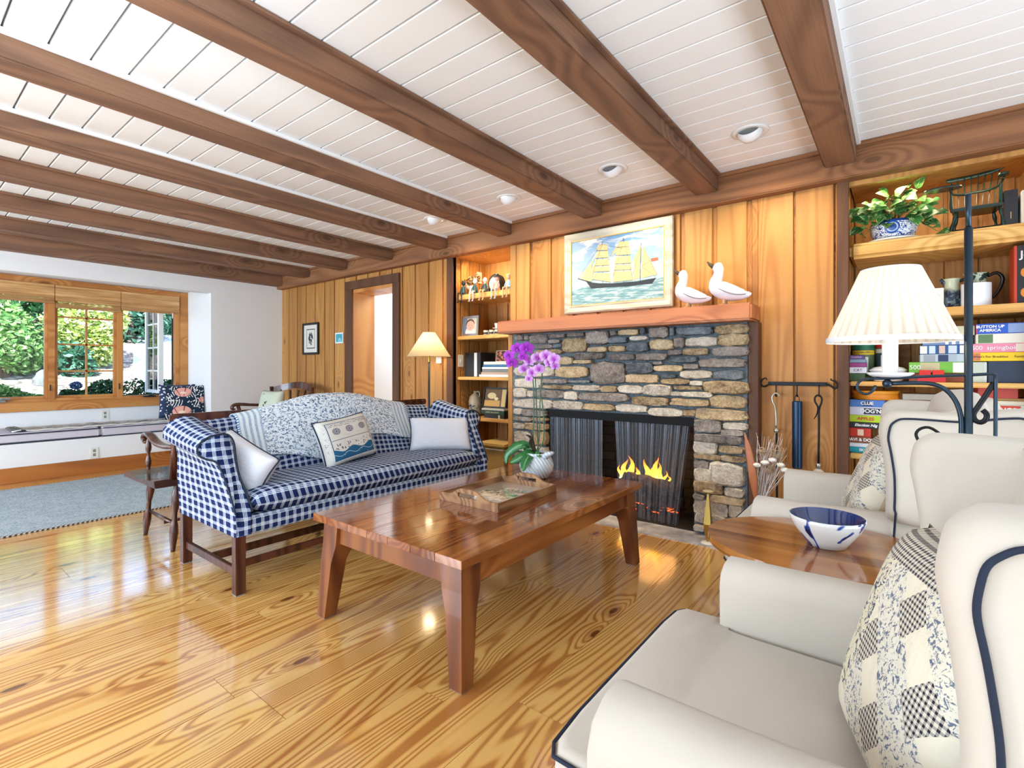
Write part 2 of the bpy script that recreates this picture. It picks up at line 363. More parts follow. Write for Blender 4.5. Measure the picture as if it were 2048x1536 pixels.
# ================= window, alcove bench =================
def glassmat(name='window glass',tint='f4fbf8',f=.06):
    m=bpy.data.materials.new(name); m.use_nodes=True; nt=m.node_tree; nt.nodes.clear()
    o=nt.nodes.new('ShaderNodeOutputMaterial'); t=nt.nodes.new('ShaderNodeBsdfTransparent'); t.inputs[0].default_value=col(tint)
    g=nt.nodes.new('ShaderNodeBsdfGlossy'); g.inputs['Roughness'].default_value=.02; x=nt.nodes.new('ShaderNodeMixShader')
    fr=nt.nodes.new('ShaderNodeFresnel'); fr.inputs[0].default_value=1.3; nt.links.new(fr.outputs[0],x.inputs[0])
    nt.links.new(t.outputs[0],x.inputs[1]); nt.links.new(g.outputs[0],x.inputs[2]); nt.links.new(x.outputs[0],o.inputs[0]); return m
m_glass=glassmat()
m_teal=plain('dark green outer frame','1f3a40',.4); m_sashw=plain('white outer sash','e8ece8',.4)
def frame(m,x0,x1,y0,y1,z0,z1,w,wb=None,bev=.003):
    wb=wb or w; m.box(x0,x1,y0,y0+w,z0,z1,bev); m.box(x0,x1,y1-w,y1,z0,z1,bev); m.box(x0,x1,y0+w,y1-w,z0,z0+wb,bev); m.box(x0,x1,y0+w,y1-w,z1-w,z1,bev)
w1=thing('window_1','',  'window',(XA,.35,.64)); 
for k in('label','category'): del w1[k]
w1['kind']='structure'; ZB,ZT=.765,2.04
def f_trim(m):
    m.box(XA-.02,XA+.022,2.50,2.594,.64,2.115,.004); m.box(XA-.02,XA+.022,-1.89,-1.80,.64,2.115,.004)
    m.box(XA-.02,XA+.022,-1.80,2.50,2.05,2.115,.004); m.box(XA-.02,XA+.026,-1.80,2.50,.64,.735,.004); m.box(XA-.1,XA+.012,-1.8,2.5,.735,.752,.003)
one('window_trim',w_trimy,f_trim,parent=w1)
ys=[-1.80,-1.20,-.56,1.245,1.865,2.50]
def f_fr(m):
    for y in ys[1:-1]: m.box(XA-.09,XA+.012,y-.028,y+.028,.75,2.06,.004)
    m.box(XA-.09,XA+.008,2.455,2.50,.75,2.06,.003); m.box(XA-.09,XA+.008,-1.8,-1.76,.75,2.06,.003)
    m.box(XA-.10,XA+.005,-1.8,2.5,2.03,2.08,.003); m.box(XA-.10,XA+.005,-1.8,2.5,.745,.775,.003)
one('window_frame',w_trimz,f_fr,parent=w1)
def sash(y0,y1,mun,X=XA-.05,nm='sash',ms=w_trimz):
    s=one(nm,ms,lambda m:frame(m,X-.02,X+.02,y0,y1,.775,2.03,.028),parent=w1)
    if mun:
        def f(m):
            yc=(y0+y1)/2; m.box(X-.008,X+.012,yc-.009,yc+.009,.80,2.0)
            for z in (1.081,1.387,1.698): m.box(X-.008,X+.012,y0+.02,y1-.02,z-.009,z+.009)
        one('muntins',ms,f,parent=s)
    one('pane',m_glass,lambda m:m.box(X-.003,X+.003,y0+.02,y1-.02,.79,2.01),parent=s)
sash(1.273,1.837,1); sash(-.532,1.217,0,ms=w_trimz); sash(-1.172,-.588,1); sash(-1.76,-1.228,1)
s=one('outer_frame',m_teal,lambda m:(m.box(XA-.09,XA-.07,1.19,1.217,.775,2.03),m.box(XA-.10,XA-.085,1.893,1.918,.775,2.03),m.box(XA-.10,XA-.085,2.44,2.46,.775,2.03),m.box(XA-.10,XA-.085,1.9,2.46,.765,.785)),parent=w1)
def f_open(m):
    m.box(-8.12,-8.07,2.29,2.33,.79,2.02,.003); m.box(-7.64,-7.585,2.29,2.345,.79,2.02,.003); m.box(-8.1,-7.6,2.30,2.335,.79,.83); m.box(-8.1,-7.6,2.30,2.335,1.98,2.02)
    m.box(-7.86,-7.84,2.305,2.325,.82,2.0)
    for z in (1.081,1.387,1.698): m.box(-8.08,-7.62,2.305,2.325,z-.009,z+.009)
so=one('open_sash',m_sashw,f_open,parent=w1); one('pane',m_glass,lambda m:m.box(-8.08,-7.62,2.312,2.318,.82,1.99),parent=so)
one('muntins',w_trimz,lambda m:[m.box(-8.08,-7.62,2.325,2.333,z-.011,z+.011) for z in (1.081,1.387,1.698)],parent=so)
m_crank=plain('dark bronze crank','3c4244',.4,metal=.6)
for y,mm in ((2.15,m_crank),(.80,plain('pewter crank','8c9a9a',.35,metal=.5))):
    c_=one('crank',mm,lambda m:(m.box(XA-.03,XA+.05,y-.06,y+.08,.752,.772,.008),m.tube([(XA+.03,y,.77),(XA+.06,y+.05,.79),(XA+.07,y+.11,.785)],[.011,.008,.009],8)),parent=w1)
one('latch',m_crank,lambda m:(m.box(XA+.012,XA+.024,1.225,1.235,.86,.93),m.box(XA+.012,XA+.024,1.85,1.86,.86,.93)),parent=w1)
# bamboo roman shades
g=G('bamboo blind',.7); o=g.obj((3,1,170),'World'); n=g.noise(o,1,2,.6); n2=g.noise(g.obj((1,3,26),'World'),1,2)
g.base(g.mix(.5,g.ramp(n,[(.3,'8a5c30'),(.5,'cf9a5e'),(.7,'f0c88c')]),g.ramp(n2,[(.3,'a8713c'),(.6,'dca76a'),(.75,'f2cf98')]))); g.bump(n,.4,.003); g.set(Transmission_Weight=0.0); m_bam=g.m
for i,(y0,y1,zb,dz,wh) in enumerate(((-.57,1.262,1.835,.07,'over the wide left pane'),(1.268,1.862,1.79,.075,'over the middle gridded sash'),(1.868,2.488,1.815,.03,'over the right open sash'))):
    t=thing('bamboo_blind','woven bamboo roman blind rolled halfway up '+wh,'blind',(XA+.05,(y0+y1)/2,zb),'bamboo blinds on the alcove window')
    def f(m):
        m.box(XA+.03,XA+.04,y0,y1,zb+dz,2.047)
        for k,z in enumerate((2.0,1.95,1.90)): m.box(XA+.036,XA+.046,y0,y1,z,z+.012,.003)
    one('shade',m_bam,f,parent=t)
    one('rolled_fold',m_bam,lambda m:[m.box(XA+.03,XA+.075-.008*k,y0,y1,zb+.012*k+(.001),zb+.012*k+.0105,.004) for k in range(int(dz/.012)+1)],parent=t)
    if i==2: one('cord_pull',m_cream,lambda m:m.tube([(XA+.07,2.40,1.83),(XA+.07,2.40,1.76)],.006,8),parent=t)
# bench cushions
g=G('cream canvas',.9,spec=.2); o=g.obj(); g.base(g.mix(g.noise(o,5,2),'dfd8dc','cfc8d2')).bump(g.noise(o,700,2),.1,.002); m_can=g.m
m_navy=plain('navy piping cloth','182338',.8)
def cushion_box(m,x0,x1,y0,y1,z0,z1,b=.02,mi=0): m.box(x0,x1,y0,y1,z0,z1,b,mi,seg=3)
for i,(a,b) in enumerate(((-.80,1.515),(1.52,2.59))):
    t=thing('bench_cushion','long lilac-white cushion with navy piping on window seat, '+('left of the seam','right end')[i],'cushion',(-7.1,(a+b)/2,.376),'window seat cushions')
    one('pad',m_can,lambda m:cushion_box(m,-7.48,-6.765,a,b,.376,.478),parent=t,smooth=True,angle=50)
    one('piping',m_navy,lambda m:[m.tube([(-6.762,a+.012,z),(-6.762,b-.012,z)],.0055,6) for z in (.384,.470)]+[m.tube([(-7.46,b-.003,.470),(-6.775,b-.003,.470)],.004,5)],parent=t)
# runner quilt on the bench
g=G('patterned runner',.9); o=g.obj((1,1,1),'UV'); s_=g.sep(o); n=g.noise(g.obj((14,26,1),'UV'),1,3,.6,1.5)
band=g.M('LESS_THAN',g.M('ABSOLUTE',g.M('SUBTRACT',s_[1],.5)),.28)
dk=g.M('MULTIPLY',g.M('GREATER_THAN',n,.5),band)
ends=g.M('GREATER_THAN',g.M('ABSOLUTE',g.M('SUBTRACT',s_[0],.5)),.44)
chk=g.N('TexChecker',1,Vector=g.obj((26,7,1),'UV'),Scale=1.0)
g.base(g.mix(g.M('MAXIMUM',dk,g.M('MULTIPLY',ends,chk)),'efe9dc','2c3440')); m_run=g.m
one_=MB(); one_.grid(lambda u,v:Vector((-7.36+.5*v,.85+1.62*u,.484+.014*math.exp(-((u-.03)/.035)**2)*(1-v*.3)+.006*math.exp(-((u-.42)/.02)**2)+.003*math.sin(u*60+v*5))),80,8)
tag(one_.build('bench_runner',m_run,smooth=True,solid=.006),'cream runner with black tassel pattern lying on the window seat','runner')
# pillows: rounded cushion with pinched corners; local x,y in plane, z thickness
def pillow(m,w,h,t,T,mi=0,n=18,pinch=.06,sag=.0,pw=.42):
    """T: matrix placing local frame; uv 0..1 on front, back uses second slot"""
    def P(u,v,s):
        a=u*2-1; b=v*2-1
        e=(max(0,1-a**4)*max(0,1-b**4))**pw
        x=a*w/2*(1-pinch*(b*b)*(1-abs(a))**0*(1 if abs(a)>-1 else 0)*0); x=a*w/2*(1-pinch*(1-b*b)*abs(a)**3); y=b*h/2*(1-pinch*(1-a*a)*abs(b)**3)
        z=s*(t/2*e)+sag*math.sin(a*7+b*3)*e
        return T@Vector((x,y,z))
    m.grid(lambda u,v:P(u,v,1),n,n,mi); m.grid(lambda u,v:P(1-u,v,-1),n,n,mi+1 if isinstance(mi,int) else 0)
def place(c,xdir,ydir):
    x=Vector(xdir).normalized(); y=Vector(ydir); y=(y-x*y.dot(x)).normalized(); z=x.cross(y)
    M_=Matrix((x,y,z)).transposed().to_4x4(); M_.translation=Vector(c); return M_
def edgecord(m,w,h,T,r=.004,pinch=.06,n=14,off=0):
    pts=[]
    for side in range(4):
        for i in range(n):
            s=i/n*2-1; a,b=((s,-1),(1,s),(-s,1),(-1,-s))[side]
            pts.append(T@Vector((a*w/2*(1-pinch*(1-b*b)*abs(a)**3),b*h/2*(1-pinch*(1-a*a)*abs(b)**3),off)))
    m.tube(pts,r,6,closed=True,cap=False)
def circ(g,uv,cx,cy,r,sy=1):
    s=g.sep(uv); dx=g.M('SUBTRACT',s[0],cx); dy=g.M('MULTIPLY',g.M('SUBTRACT',s[1],cy),sy)
    return g.M('SQRT',g.M('ADD',g.M('MULTIPLY',dx,dx),g.M('MULTIPLY',dy,dy)))
def poppy():
    g=G('poppy print cloth',.85,spec=.2); uv=g.obj((1,1,1),'UV'); s=g.sep(uv)
    c=g.mix(g.M('LESS_THAN',g.vor(uv,15),.30),'1d2c40','f3ece2')      # white berries on navy
    ang=g.M('ARCTAN2',g.M('SUBTRACT',s[1],.5),g.M('SUBTRACT',s[0],.5))
    st=g.M('GREATER_THAN',g.M('SINE',g.M('ADD',g.M('MULTIPLY',s[0],90),g.M('MULTIPLY',g.M('SINE',g.M('MULTIPLY',s[1],9)),6))),.55)
    zone=g.M('LESS_THAN',g.noise(uv,3.5,1),.47); c=g.mix(g.M('MULTIPLY',st,zone),c,'e8e4dc')
    for cx,cy,r in ((.45,.78,.23),(.42,.22,.25),(.98,.55,.15)):
        d=circ(g,uv,cx,cy,r,1.5); c=g.mix(g.M('LESS_THAN',d,r),c,'1d2c40'); c=g.mix(g.M('LESS_THAN',d,r*.93),c,'e8a898')
        dx=g.M('DIVIDE',g.M('SUBTRACT',s[0],cx),g.M('ADD',g.M('SUBTRACT',s[1],cy-r*.95),.02))
        pet=g.M('MULTIPLY',g.M('GREATER_THAN',g.M('SINE',g.M('MULTIPLY',dx,9)),.93),g.M('LESS_THAN',d,r*.93)); c=g.mix(pet,c,'8a3a3c')
        c=g.mix(g.M('LESS_THAN',circ(g,uv,cx,cy-r*.1,r,2),r*.32),c,'f2d8b8')
    return g.base(c).m
m_pop=poppy()
g=G('dotted navy cloth',.85); uv=g.obj((1,1,1),'UV'); m_dot=g.base(g.mix(g.M('LESS_THAN',g.vor(uv,11),.33),'23385a','f0e6e0')).m
T=place((-7.27,2.40,.70),(.25,1,0),(-.22,.05,1)); m=MB(); pillow(m,.40,.43,.13,T,n=16)
tag(m.build('throw_pillow',[m_dot,m_dot],smooth=True,weld=.0005),'navy pillow with white berries, tucked behind the poppy pillow on the window seat','pillow')
T=place((-7.02,2.40,.69),(.35,1,0),(-.20,.1,1)); m=MB(); pillow(m,.42,.43,.14,T,n=16)
tag(m.build('throw_pillow',[m_pop,m_dot],smooth=True,weld=.0005),'navy pillow printed with pink poppy flowers, front one on the window seat','pillow')
# outlets
def outlet(p,nrm,label,loc):
    t=thing('wall_outlet',label,'outlet',loc)
    x,y,z=loc
    if nrm=='x': one('plate',m_cream,lambda m:m.box(x,x+.006,y-.036,y+.036,z-.057,z+.057,.002),parent=t); [one('socket',m_groove,lambda m:m.box(x+.006,x+.0072,y-.012,y+.012,z+b-.015,z+b+.015,.003),parent=t) for b in (-.022,.022)]
    return t
outlet(0,'x','white duplex outlet low on the window seat front',(XW,1.457,.215))
outlet(0,'x','white outlet under the window, above the bench cushions',(XA,1.72,.555))

# ================= outside =================
g=G('mulch ground',.95); o=g.obj((1,1,1),'World'); n=g.noise(o,7,5,.7); g.base(g.ramp(n,[(.35,'4a4440'),(.5,'8c827c'),(.62,'c9bfb6')])).bump(n,.5,.05); m_mulch=g.m
def hill(x,y): 
    d=-8-x
    return -.15 if d<0 else -.15+.225*d+.05*math.sin(x*1.3+y)
struct(one('ground_mulch',m_mulch,lambda m:m.grid(lambda u,v:Vector((-7.7-22*u,-8+24*v,hill(-7.7-22*u,-8+24*v))),40,40),smooth=True))
m_drive=plain('pale concrete drive','c4cad4',.8)
struct(one('driveway',m_drive,lambda m:m.grid(lambda u,v:(lambda x,y:Vector((x,y,hill(x,y)+.03)))(-10.2-8.6*u,(2.9+ (5.3-2.9)*u)+5.5*v-.25*math.sin(u*3)),20,8),smooth=True))
def leafmat(n,a,b,c): 
    g=G(n,.55,spec=.3); g.base(g.ramp(g.island(),[(0,a),(.5,b),(1,c)])); return g.m
m_lg=leafmat('bright leaves','3c6830','6c9c4c','b4d090'); m_ly=leafmat('yellow green leaves','6c8838','a4b458','e8ecb8'); m_ld=leafmat('dark leaves','12301e','23502c','3d6e40'); m_lb=leafmat('blue green needles','16382c','2c5c48','5a8c74')
m_bark=plain('bark','5a4a3c',.9)
def leaves(m,cs,n,sz,seed):
    r=random.Random(seed)
    for _ in range(n):
        c,R=r.choice(cs); d=Vector((r.gauss(0,1),r.gauss(0,1),r.gauss(0,1))).normalized(); k=r.uniform(.6,1)**.5
        p=Vector(c)+Vector((d.x*R[0],d.y*R[1],d.z*R[2]))*k
        a=Vector((r.gauss(0,1),r.gauss(0,1),r.gauss(0,.6))).normalized(); b=a.orthogonal().normalized(); b.rotate(Matrix.Rotation(r.uniform(0,6),3,a)); s=sz*r.uniform(.6,1.3)
        m.face([m.v(p-a*s),m.v(p-b*s*.45),m.v(p+a*s),m.v(p+b*s*.45)])
def bush(name,label,cat,cs,n,sz,mt,seed,trunk=None,group=None):
    lo=min(c[2]-R[2] for c,R in cs); c0=cs[0][0]; t=thing(name,label,cat,(c0[0],c0[1],hill(c0[0],c0[1])),group)
    m=MB(); leaves(m,cs,n,sz,seed); f=m.build('foliage',mt,parent=t,recalc=False)
    m=MB(); z0=hill(c0[0],c0[1])
    for c,R in cs[:4]: m.tube([(c0[0],c0[1],z0-.05),((c0[0]+c[0])/2,(c0[1]+c[1])/2,(z0+c[2])/2),(c[0],c[1],c[2]+R[2]*.4)],[.05*(trunk or 1),.035*(trunk or 1),.01],6)
    m.build('stem',m_bark,parent=t); return t
def cl(u,v,X,r,rz=None): p=atx(u,v,X); return ((p.x,p.y,p.z),(r,r,rz or r))
bush('rhododendron','rounded sunlit green shrub left of the first window post','shrub',[cl(10,690,-13,.5),cl(-20,680,-13,.6),cl(40,705,-13.2,.42),cl(5,655,-13.5,.45),cl(-50,640,-14,.7)],5000,.06,m_lg,1)
bush('maple_tree','yellow-green leafy tree filling the middle gridded sash','tree',[cl(160,670,-14,.55),cl(190,655,-14,.5),cl(140,645,-14.5,.5),cl(180,695,-14,.5),cl(205,690,-13.8,.35),cl(175,625,-14.5,.6),cl(140,690,-14.5,.4),cl(215,640,-14,.4)],6500,.06,m_ly,2)
bush('dark_shrub','dark blue-green shrub low beside the yellow-green tree','shrub',[cl(135,725,-13.5,.45),cl(150,735,-13.3,.35)],900,.07,m_lb,9)
bush('evergreen_tree','tall dark evergreen behind the drive seen through the right sash','tree',[cl(270,650,-19,1.3),cl(300,640,-19.5,1.5),cl(335,660,-19,1.2),cl(280,600,-20,2.0),cl(345,620,-20,2.0),cl(320,680,-18.8,.7)],12000,.085,m_ld,3,2)
bush('evergreen_tree','dark evergreen wall of branches behind the sunlit green shrub','tree',[cl(70,640,-17,1.3),cl(95,680,-16.5,1.0),cl(40,610,-17,1.6),cl(100,610,-18,1.8),cl(-20,600,-18,2.2),cl(80,720,-16,.5)],12000,.085,m_ld,4,2)
bush('pine_tree','blue-green pine peeking in at the top left of the right sash','tree',[cl(262,640,-17,.9),cl(255,610,-17.5,1.2),cl(215,600,-19,1.8),cl(150,600,-20,2.0)],4000,.1,m_lb,5,2)
bush('boxwood_shrub','dark leafy shrub under the window, in the middle sash','shrub',[cl(205,785,-8.6,.17),cl(190,795,-8.6,.15),cl(220,780,-8.65,.15)],1500,.03,m_ld,6,.2)
bush('boxwood_shrub','dark leafy shrub under the open right sash','shrub',[cl(270,785,-8.7,.20),cl(295,790,-8.7,.18),cl(330,785,-8.7,.2),cl(345,780,-8.7,.16)],2200,.03,m_ld,7,.2)
bush('ground_cover','low bright green plants along the bottom of the left pane','plant',[cl(15,790,-8.6,.16,.09),cl(45,796,-8.6,.16,.07),cl(75,799,-8.6,.14,.06),cl(-20,785,-8.6,.2,.12)],1800,.028,m_lg,8,.2)
t=bush('hydrangea','hydrangea plant with one blue flower head below the middle sash','plant',[cl(150,795,-8.5,.14,.09),cl(170,792,-8.5,.10,.08),cl(135,790,-8.5,.08,.07)],600,.045,m_ld,10,.2)
m_blue=leafmat('blue petals','26406e','3e5f96','6d8cc0'); p=atx(152,771,-8.4); m=MB(); leaves(m,[(p,(.062,.062,.05))],420,.016,11); m.build('flower_head',m_blue,parent=t,recalc=False)
m_rock=plain('grey rock','6c6c70',.9); p=atx(265,735,-14.5); m=MB(); m.ball((p.x,p.y,hill(p.x,p.y)+.25),.3,3,(.8,1,.8),jit=.06)
p=atx(88,742,-12.5); m=MB() ; m.ball((p.x,p.y,hill(p.x,p.y)+.05),.22,3,(.6,.7,1.0),jit=.1); tag(m.build('boulder',m_rock),'pale boulder at the right edge of the left pane','rock')
# ================= fireplace =================
FP=thing('fireplace','grey fieldstone fireplace with dark firebox and flush stone hearth','fireplace',(-1.7,3.4,0))
def stonemat(n,a,b,c,sc=14):
    g=G(n,.85,spec=.25); o=g.obj(); nn=g.noise(o,sc,5,.65); v=g.noise(o,60,3,.7)
    cc=g.mix(.45,g.ramp(nn,[(.36,c),(.5,b),(.64,a)]),g.ramp(v,[(.35,c),(.5,b),(.65,a)])); cc=g.mix(.35,cc,g.ramp(g.island(),[(0,c),(.5,b),(1,a)]))
    g.base(cc); g.bump(g.M('ADD',nn,g.M('MULTIPLY',v,.5)),1.0,.02); return g.m
sm=dict(t=stonemat('tan stone','ecd6b0','b89c76','5c4838'),g=stonemat('grey stone','c4b8ac','8c8078','443e3c'),l=stonemat('pale stone','f8f0e2','d4c6b2','85776c'),d=stonemat('slate stone','98a0a4','646a70','36393e'))
m_mort=stonemat('mortar','8c989e','6c7a82','4a565e',30)
ST=dict(a=(1020,640,8.172,'''100,250,230,330g 330,240,615,385g 650,235,905,290g 635,325,830,375g 440,405,710,465g 725,400,855,450d 420,485,870,560t 865,300,1265,520t 950,210,1225,270g 1265,190,1625,390g 1660,185,1745,250g 1635,285,1915,375d 1290,445,1605,520t 1635,425,1895,515t 1780,160,2105,245t 1960,265,2250,330l 1925,365,2270,510d 1075,540,1540,635g 1630,560,2035,650g 810,605,1030,720t 1055,655,1350,710t 110,620,260,715g 80,765,730,925l 750,765,1290,935t 1340,690,1885,1035g 1920,700,2340,860d 1895,890,2425,1025t 95,960,540,1105l 555,975,950,1030g 965,985,1330,1020d 555,1065,1025,1125t 1045,1070,1480,1150l 1490,1080,1750,1170t 1775,1070,2180,1195l 80,1115,290,1260l 310,1160,400,1250l 420,1150,905,1265g 905,1170,1110,1300l 1130,1195,1940,1325g 75,1295,700,1435l 715,1325,1205,1460l 1225,1375,1715,1470t 1735,1385,2250,1500l 250,620,800,715g 260,250,330,330g'''),
b=(1260,640,8.172,'''190,135,260,220d 320,120,625,285g 660,120,725,255d 775,115,1355,240d 1400,75,1930,220t 345,320,720,485t 735,285,885,445g 910,285,1435,425l 1460,235,1930,415t 625,495,850,570g 870,470,1280,570t 1350,440,1940,590g 115,545,605,655g 700,600,1105,690d 380,680,530,725g 415,745,865,835t 890,725,1125,795g 1140,630,1890,775g 820,830,1350,950l 1370,820,1865,970d 510,885,750,945d 525,965,975,1045t 995,1000,1195,1065l 1225,1010,1930,1200t 725,1080,1185,1135t 240,1060,680,1230l 680,1180,850,1235l 865,1180,1355,1255l 55,1265,640,1390t 690,1290,1300,1400t 1310,1240,1890,1435t 320,1445,880,1570l 885,1470,1080,1560t'''),
c=(1360,810,5.4875,'''170,45,735,165t 160,160,455,295g 485,195,740,270l 460,275,700,335g 160,325,690,415g 155,395,410,535l 435,450,700,530t 155,540,445,595t 460,560,715,620t 155,610,325,690g 160,690,360,850l 330,635,700,880l 160,840,470,970t 500,910,700,1000l 160,980,275,1025g 345,1000,700,1080t 155,1050,520,1215l 545,1100,690,1235l 170,1200,500,1310l 520,1260,700,1340t 165,1315,275,1375l 300,1320,600,1400g'''),
d=(1000,800,9.6,'''290,165,440,265l 440,190,880,310g 280,320,630,400g 640,345,890,400t 285,445,490,545l 500,445,890,570t 290,600,610,840l 630,600,890,860t 300,880,890,980l 300,1010,560,1100t 580,1010,890,1130g 300,1130,890,1230l 300,1260,600,1420t 620,1260,890,1500g 300,1460,590,1640l 610,1530,890,1700t 300,1670,580,1850g 600,1730,890,1900l'''))
def f_st(m):
    keys='tgld'
    for ox,oy,sc,txt in ST.values():
        for it in txt.split():
            k=it[-1]; x0,y0,x1,y1=[float(q) for q in it[:-1].split(',')]
            cu,cv=ox+(x0+x1)/2/sc,oy+(y0+y1)/2/sc
            a=aty(ox+x0/sc,cv,3.385).x; b=aty(ox+x1/sc,cv,3.385).x; z1=aty(cu,oy+y0/sc,3.385).z; z0=aty(cu,oy+y1/sc,3.385).z
            z0=max(z0,.003)
            if z1-z0<.012: continue
            w,h=(b-a)/2+.003,(z1-z0)/2+.003; cx,cz=(a+b)/2,(z0+z1)/2; n=18; out=[]; e=rnd.uniform(3.5,7); ph=[rnd.uniform(-1,1) for _ in range(n)]
            for i in range(n):
                th=2*PI*i/n; c,s=math.cos(th),math.sin(th); r=(abs(c)**e+abs(s)**e)**(-1/e); jw=1+.05*ph[i]
                out.append((c*r*w*jw,s*r*h*(1+.09*ph[(i*5)%n])))
            f=rnd.uniform(.0,.022); rg=[]
            for sc2,y in ((1,3.425),(1.02,3.392-f*.5),(.97,3.380-f),(.80,3.373-f)): 
                rg.append([Vector((cx+p[0]*(1-(1-sc2)*min(1,h/w)),y+rnd.uniform(-.008,.006)*(y<3.385),cz+p[1]*sc2)) for p in out])
            m.rings(rg,True,True,keys.index(k))
m=MB(); f_st(m); m.build('stonework',[sm[k] for k in 'tgld'],parent=FP,smooth=True,angle=18)
XL,XR,ZO=-2.30,-1.095,.765
def f_mort(m):
    m.box(-2.64,XL,3.402,3.8,0,1.40); m.box(XR,-.762,3.402,3.8,0,1.40); m.box(XL,XR,3.402,3.8,ZO+.01,1.40)
one('mortar',m_mort,f_mort,parent=FP)
g=G('sooty firebrick',.9); o=g.obj(src='World'); bt=g.N('TexBrick',Vector=g.obj((1,1,1),'World',rot=(PI/2,0,0)),Scale=1,Color1='2c2826',Color2='1c1a1a',Mortar='0e0d0d',Mortar_Size=.006,Brick_Width=.22,Row_Height=.075)
m_fb=g.base(bt).m
def f_box(m):
    m.quad((XL,3.41,0.0),(-2.08,4.02,0.0),(-2.08,4.02,.85),(XL,3.41,.85)); m.quad((XR,3.41,0.0),(-1.30,4.02,0.0),(-1.30,4.02,.85),(XR,3.41,.85))
    m.quad((-2.08,4.02,0),(-1.30,4.02,0),(-1.30,4.02,.85),(-2.08,4.02,.85)); m.quad((XL,3.41,.82),(XR,3.41,.82),(-1.3,4.02,.82),(-2.08,4.02,.82))
    m.box(XL,XR,3.41,4.02,-.01,.012)
one('firebox',m_fb,f_box,parent=FP)
one('lintel',m_black,lambda m:m.box(XL-.005,XR+.005,3.405,3.47,.715,ZO+.012),parent=FP)
g=G('hearth slab stone',.6); o=g.obj(src='World'); n=g.noise(o,5,5,.6); g.base(g.ramp(n,[(.35,'8c8c94'),(.5,'b4b4ba'),(.65,'dcdcde')])).bump(n,.4,.01); m_hs=g.m
def f_h(m):
    r=random.Random(5); xs=[-2.75,-2.3,-1.95,-1.6,-1.25,-.95,-.70]; top=[Vector((x,3.165+r.uniform(-.025,.02),.006)) for x in xs]
    for a,b in zip(top,top[1:]): 
        q=[a,b,Vector((b.x,3.42,.006)),Vector((a.x,3.42,.006))]; lo=[Vector((p.x,p.y,-.03)) for p in q]; A=[m.v(p) for p in q]; B=[m.v(p) for p in lo]; m.face(A); 
        for i in range(4): m.face([A[i],A[(i+1)%4],B[(i+1)%4],B[i]])
one('hearth',m_hs,f_h,parent=FP)
one('side_board',w_dark,lambda m:m.box(-.758,-.70,3.398,3.5,0,1.398,.003),parent=FP)  # dark tone here puts the mantel's shadow into the board colour
one('side_board',w_panel,lambda m:m.box(-2.69,-2.642,3.398,3.5,0,1.398,.003),parent=FP)
mt=one('mantel_shelf',w_mantel,lambda m:m.box(-2.70,-.708,3.25,3.498,1.40,1.505,.012)); tag(mt,'thick reddish timber mantel shelf above the stone fireplace','mantel')
# curtain screens
def meshmat():
    m=bpy.data.materials.new('fine wire mesh'); m.use_nodes=True; nt=m.node_tree; b=nt.nodes['Principled BSDF']
    g=G.__new__(G); g.m=m; g.nt=nt; g.b=b; s=g.sep(g.N('TexCoord',2)); K=2*PI/.0085
    a=g.M('SINE',g.M('MULTIPLY',g.M('ADD',s[0],s[1]),K)); c=g.M('SINE',g.M('MULTIPLY',g.M('SUBTRACT',s[0],s[1]),K))
    al=g.M('GREATER_THAN',g.M('MAXIMUM',a,c),.74)
    g.set(Base_Color='8a929c',Metallic=.7,Roughness=.4,Alpha=al); return m
m_mesh=meshmat()
SC=thing('fireplace_screen','pair of grey wire mesh curtains hanging in the fireplace opening','fire screen',(-1.7,3.43,0))
def curt(xa,xb,xa2,xb2,folds,amp):
    def fn(u,v):
        k=u; x=(xa+(xb-xa)*k)*(v)+(xa2+(xb2-xa2)*k)*(1-v); dens=math.sin(k*folds*2*PI)+.4*math.sin(k*folds*4.7*PI+1)
        return Vector((x,3.44+amp*dens*(.6+.4*(1-v)),.015+.70*v))
    m=MB(); m.grid(fn,110,4,uvf=lambda u,v:(u*abs(xb-xa)*1.25,v*.7)); return m.build('curtain',m_mesh,parent=SC,smooth=True,recalc=False)
curt(XL+.02,-1.80,XL+.03,-1.80,7,.012); curt(-1.70,-1.13,-1.66,-1.22,9,.014)
one('rod',m_black,lambda m:m.tube([(XL,3.44,.722),(XR,3.44,.722)],.007,8),parent=SC)
# logs, grate, flames
g=G('charred log',.9); o=g.obj(); n=g.noise(o,22,4,.7); g.base(g.ramp(n,[(.35,'141010'),(.55,'4a3830'),(.7,'8a7a70')])).bump(n,.8,.02); m_log=g.m
def log(a,b,r,label):
    m=MB(); a=Vector(a); b=Vector(b); n=10; m.tube([a.lerp(b,i/n)+Vector((0,0,.006*math.sin(i*2.1))) for i in range(n+1)],[r*(1+.06*math.sin(i*1.7)) for i in range(n+1)],12); tag(m.build('firewood_log',m_log),label,'log','logs burning in the grate')
log((-1.72,3.70,.235),(-1.26,3.60,.21),.06,'charred split log on top of the fire, right half of the firebox')
log((-2.02,3.80,.13),(-1.62,3.70,.12),.05,'smaller charred log at the back left of the fire')
log((-1.78,3.62,.12),(-1.28,3.74,.11),.055,'lower charred log lying across the grate under the top one')
GR=thing('fire_grate','black iron grate holding the logs','grate',(-1.6,3.68,0.012))
one('bars',m_black,lambda m:[m.tube([(x,3.55,.09),(x,3.57,.04),(x,3.80,.04),(x,3.84,.11)],.009,6) for x in (-1.95,-1.8,-1.65,-1.5,-1.35)]+[m.tube([(-2.0,y,.045),(-1.28,y,.045)],.008,6) for y in (3.6,3.78)],parent=GR)
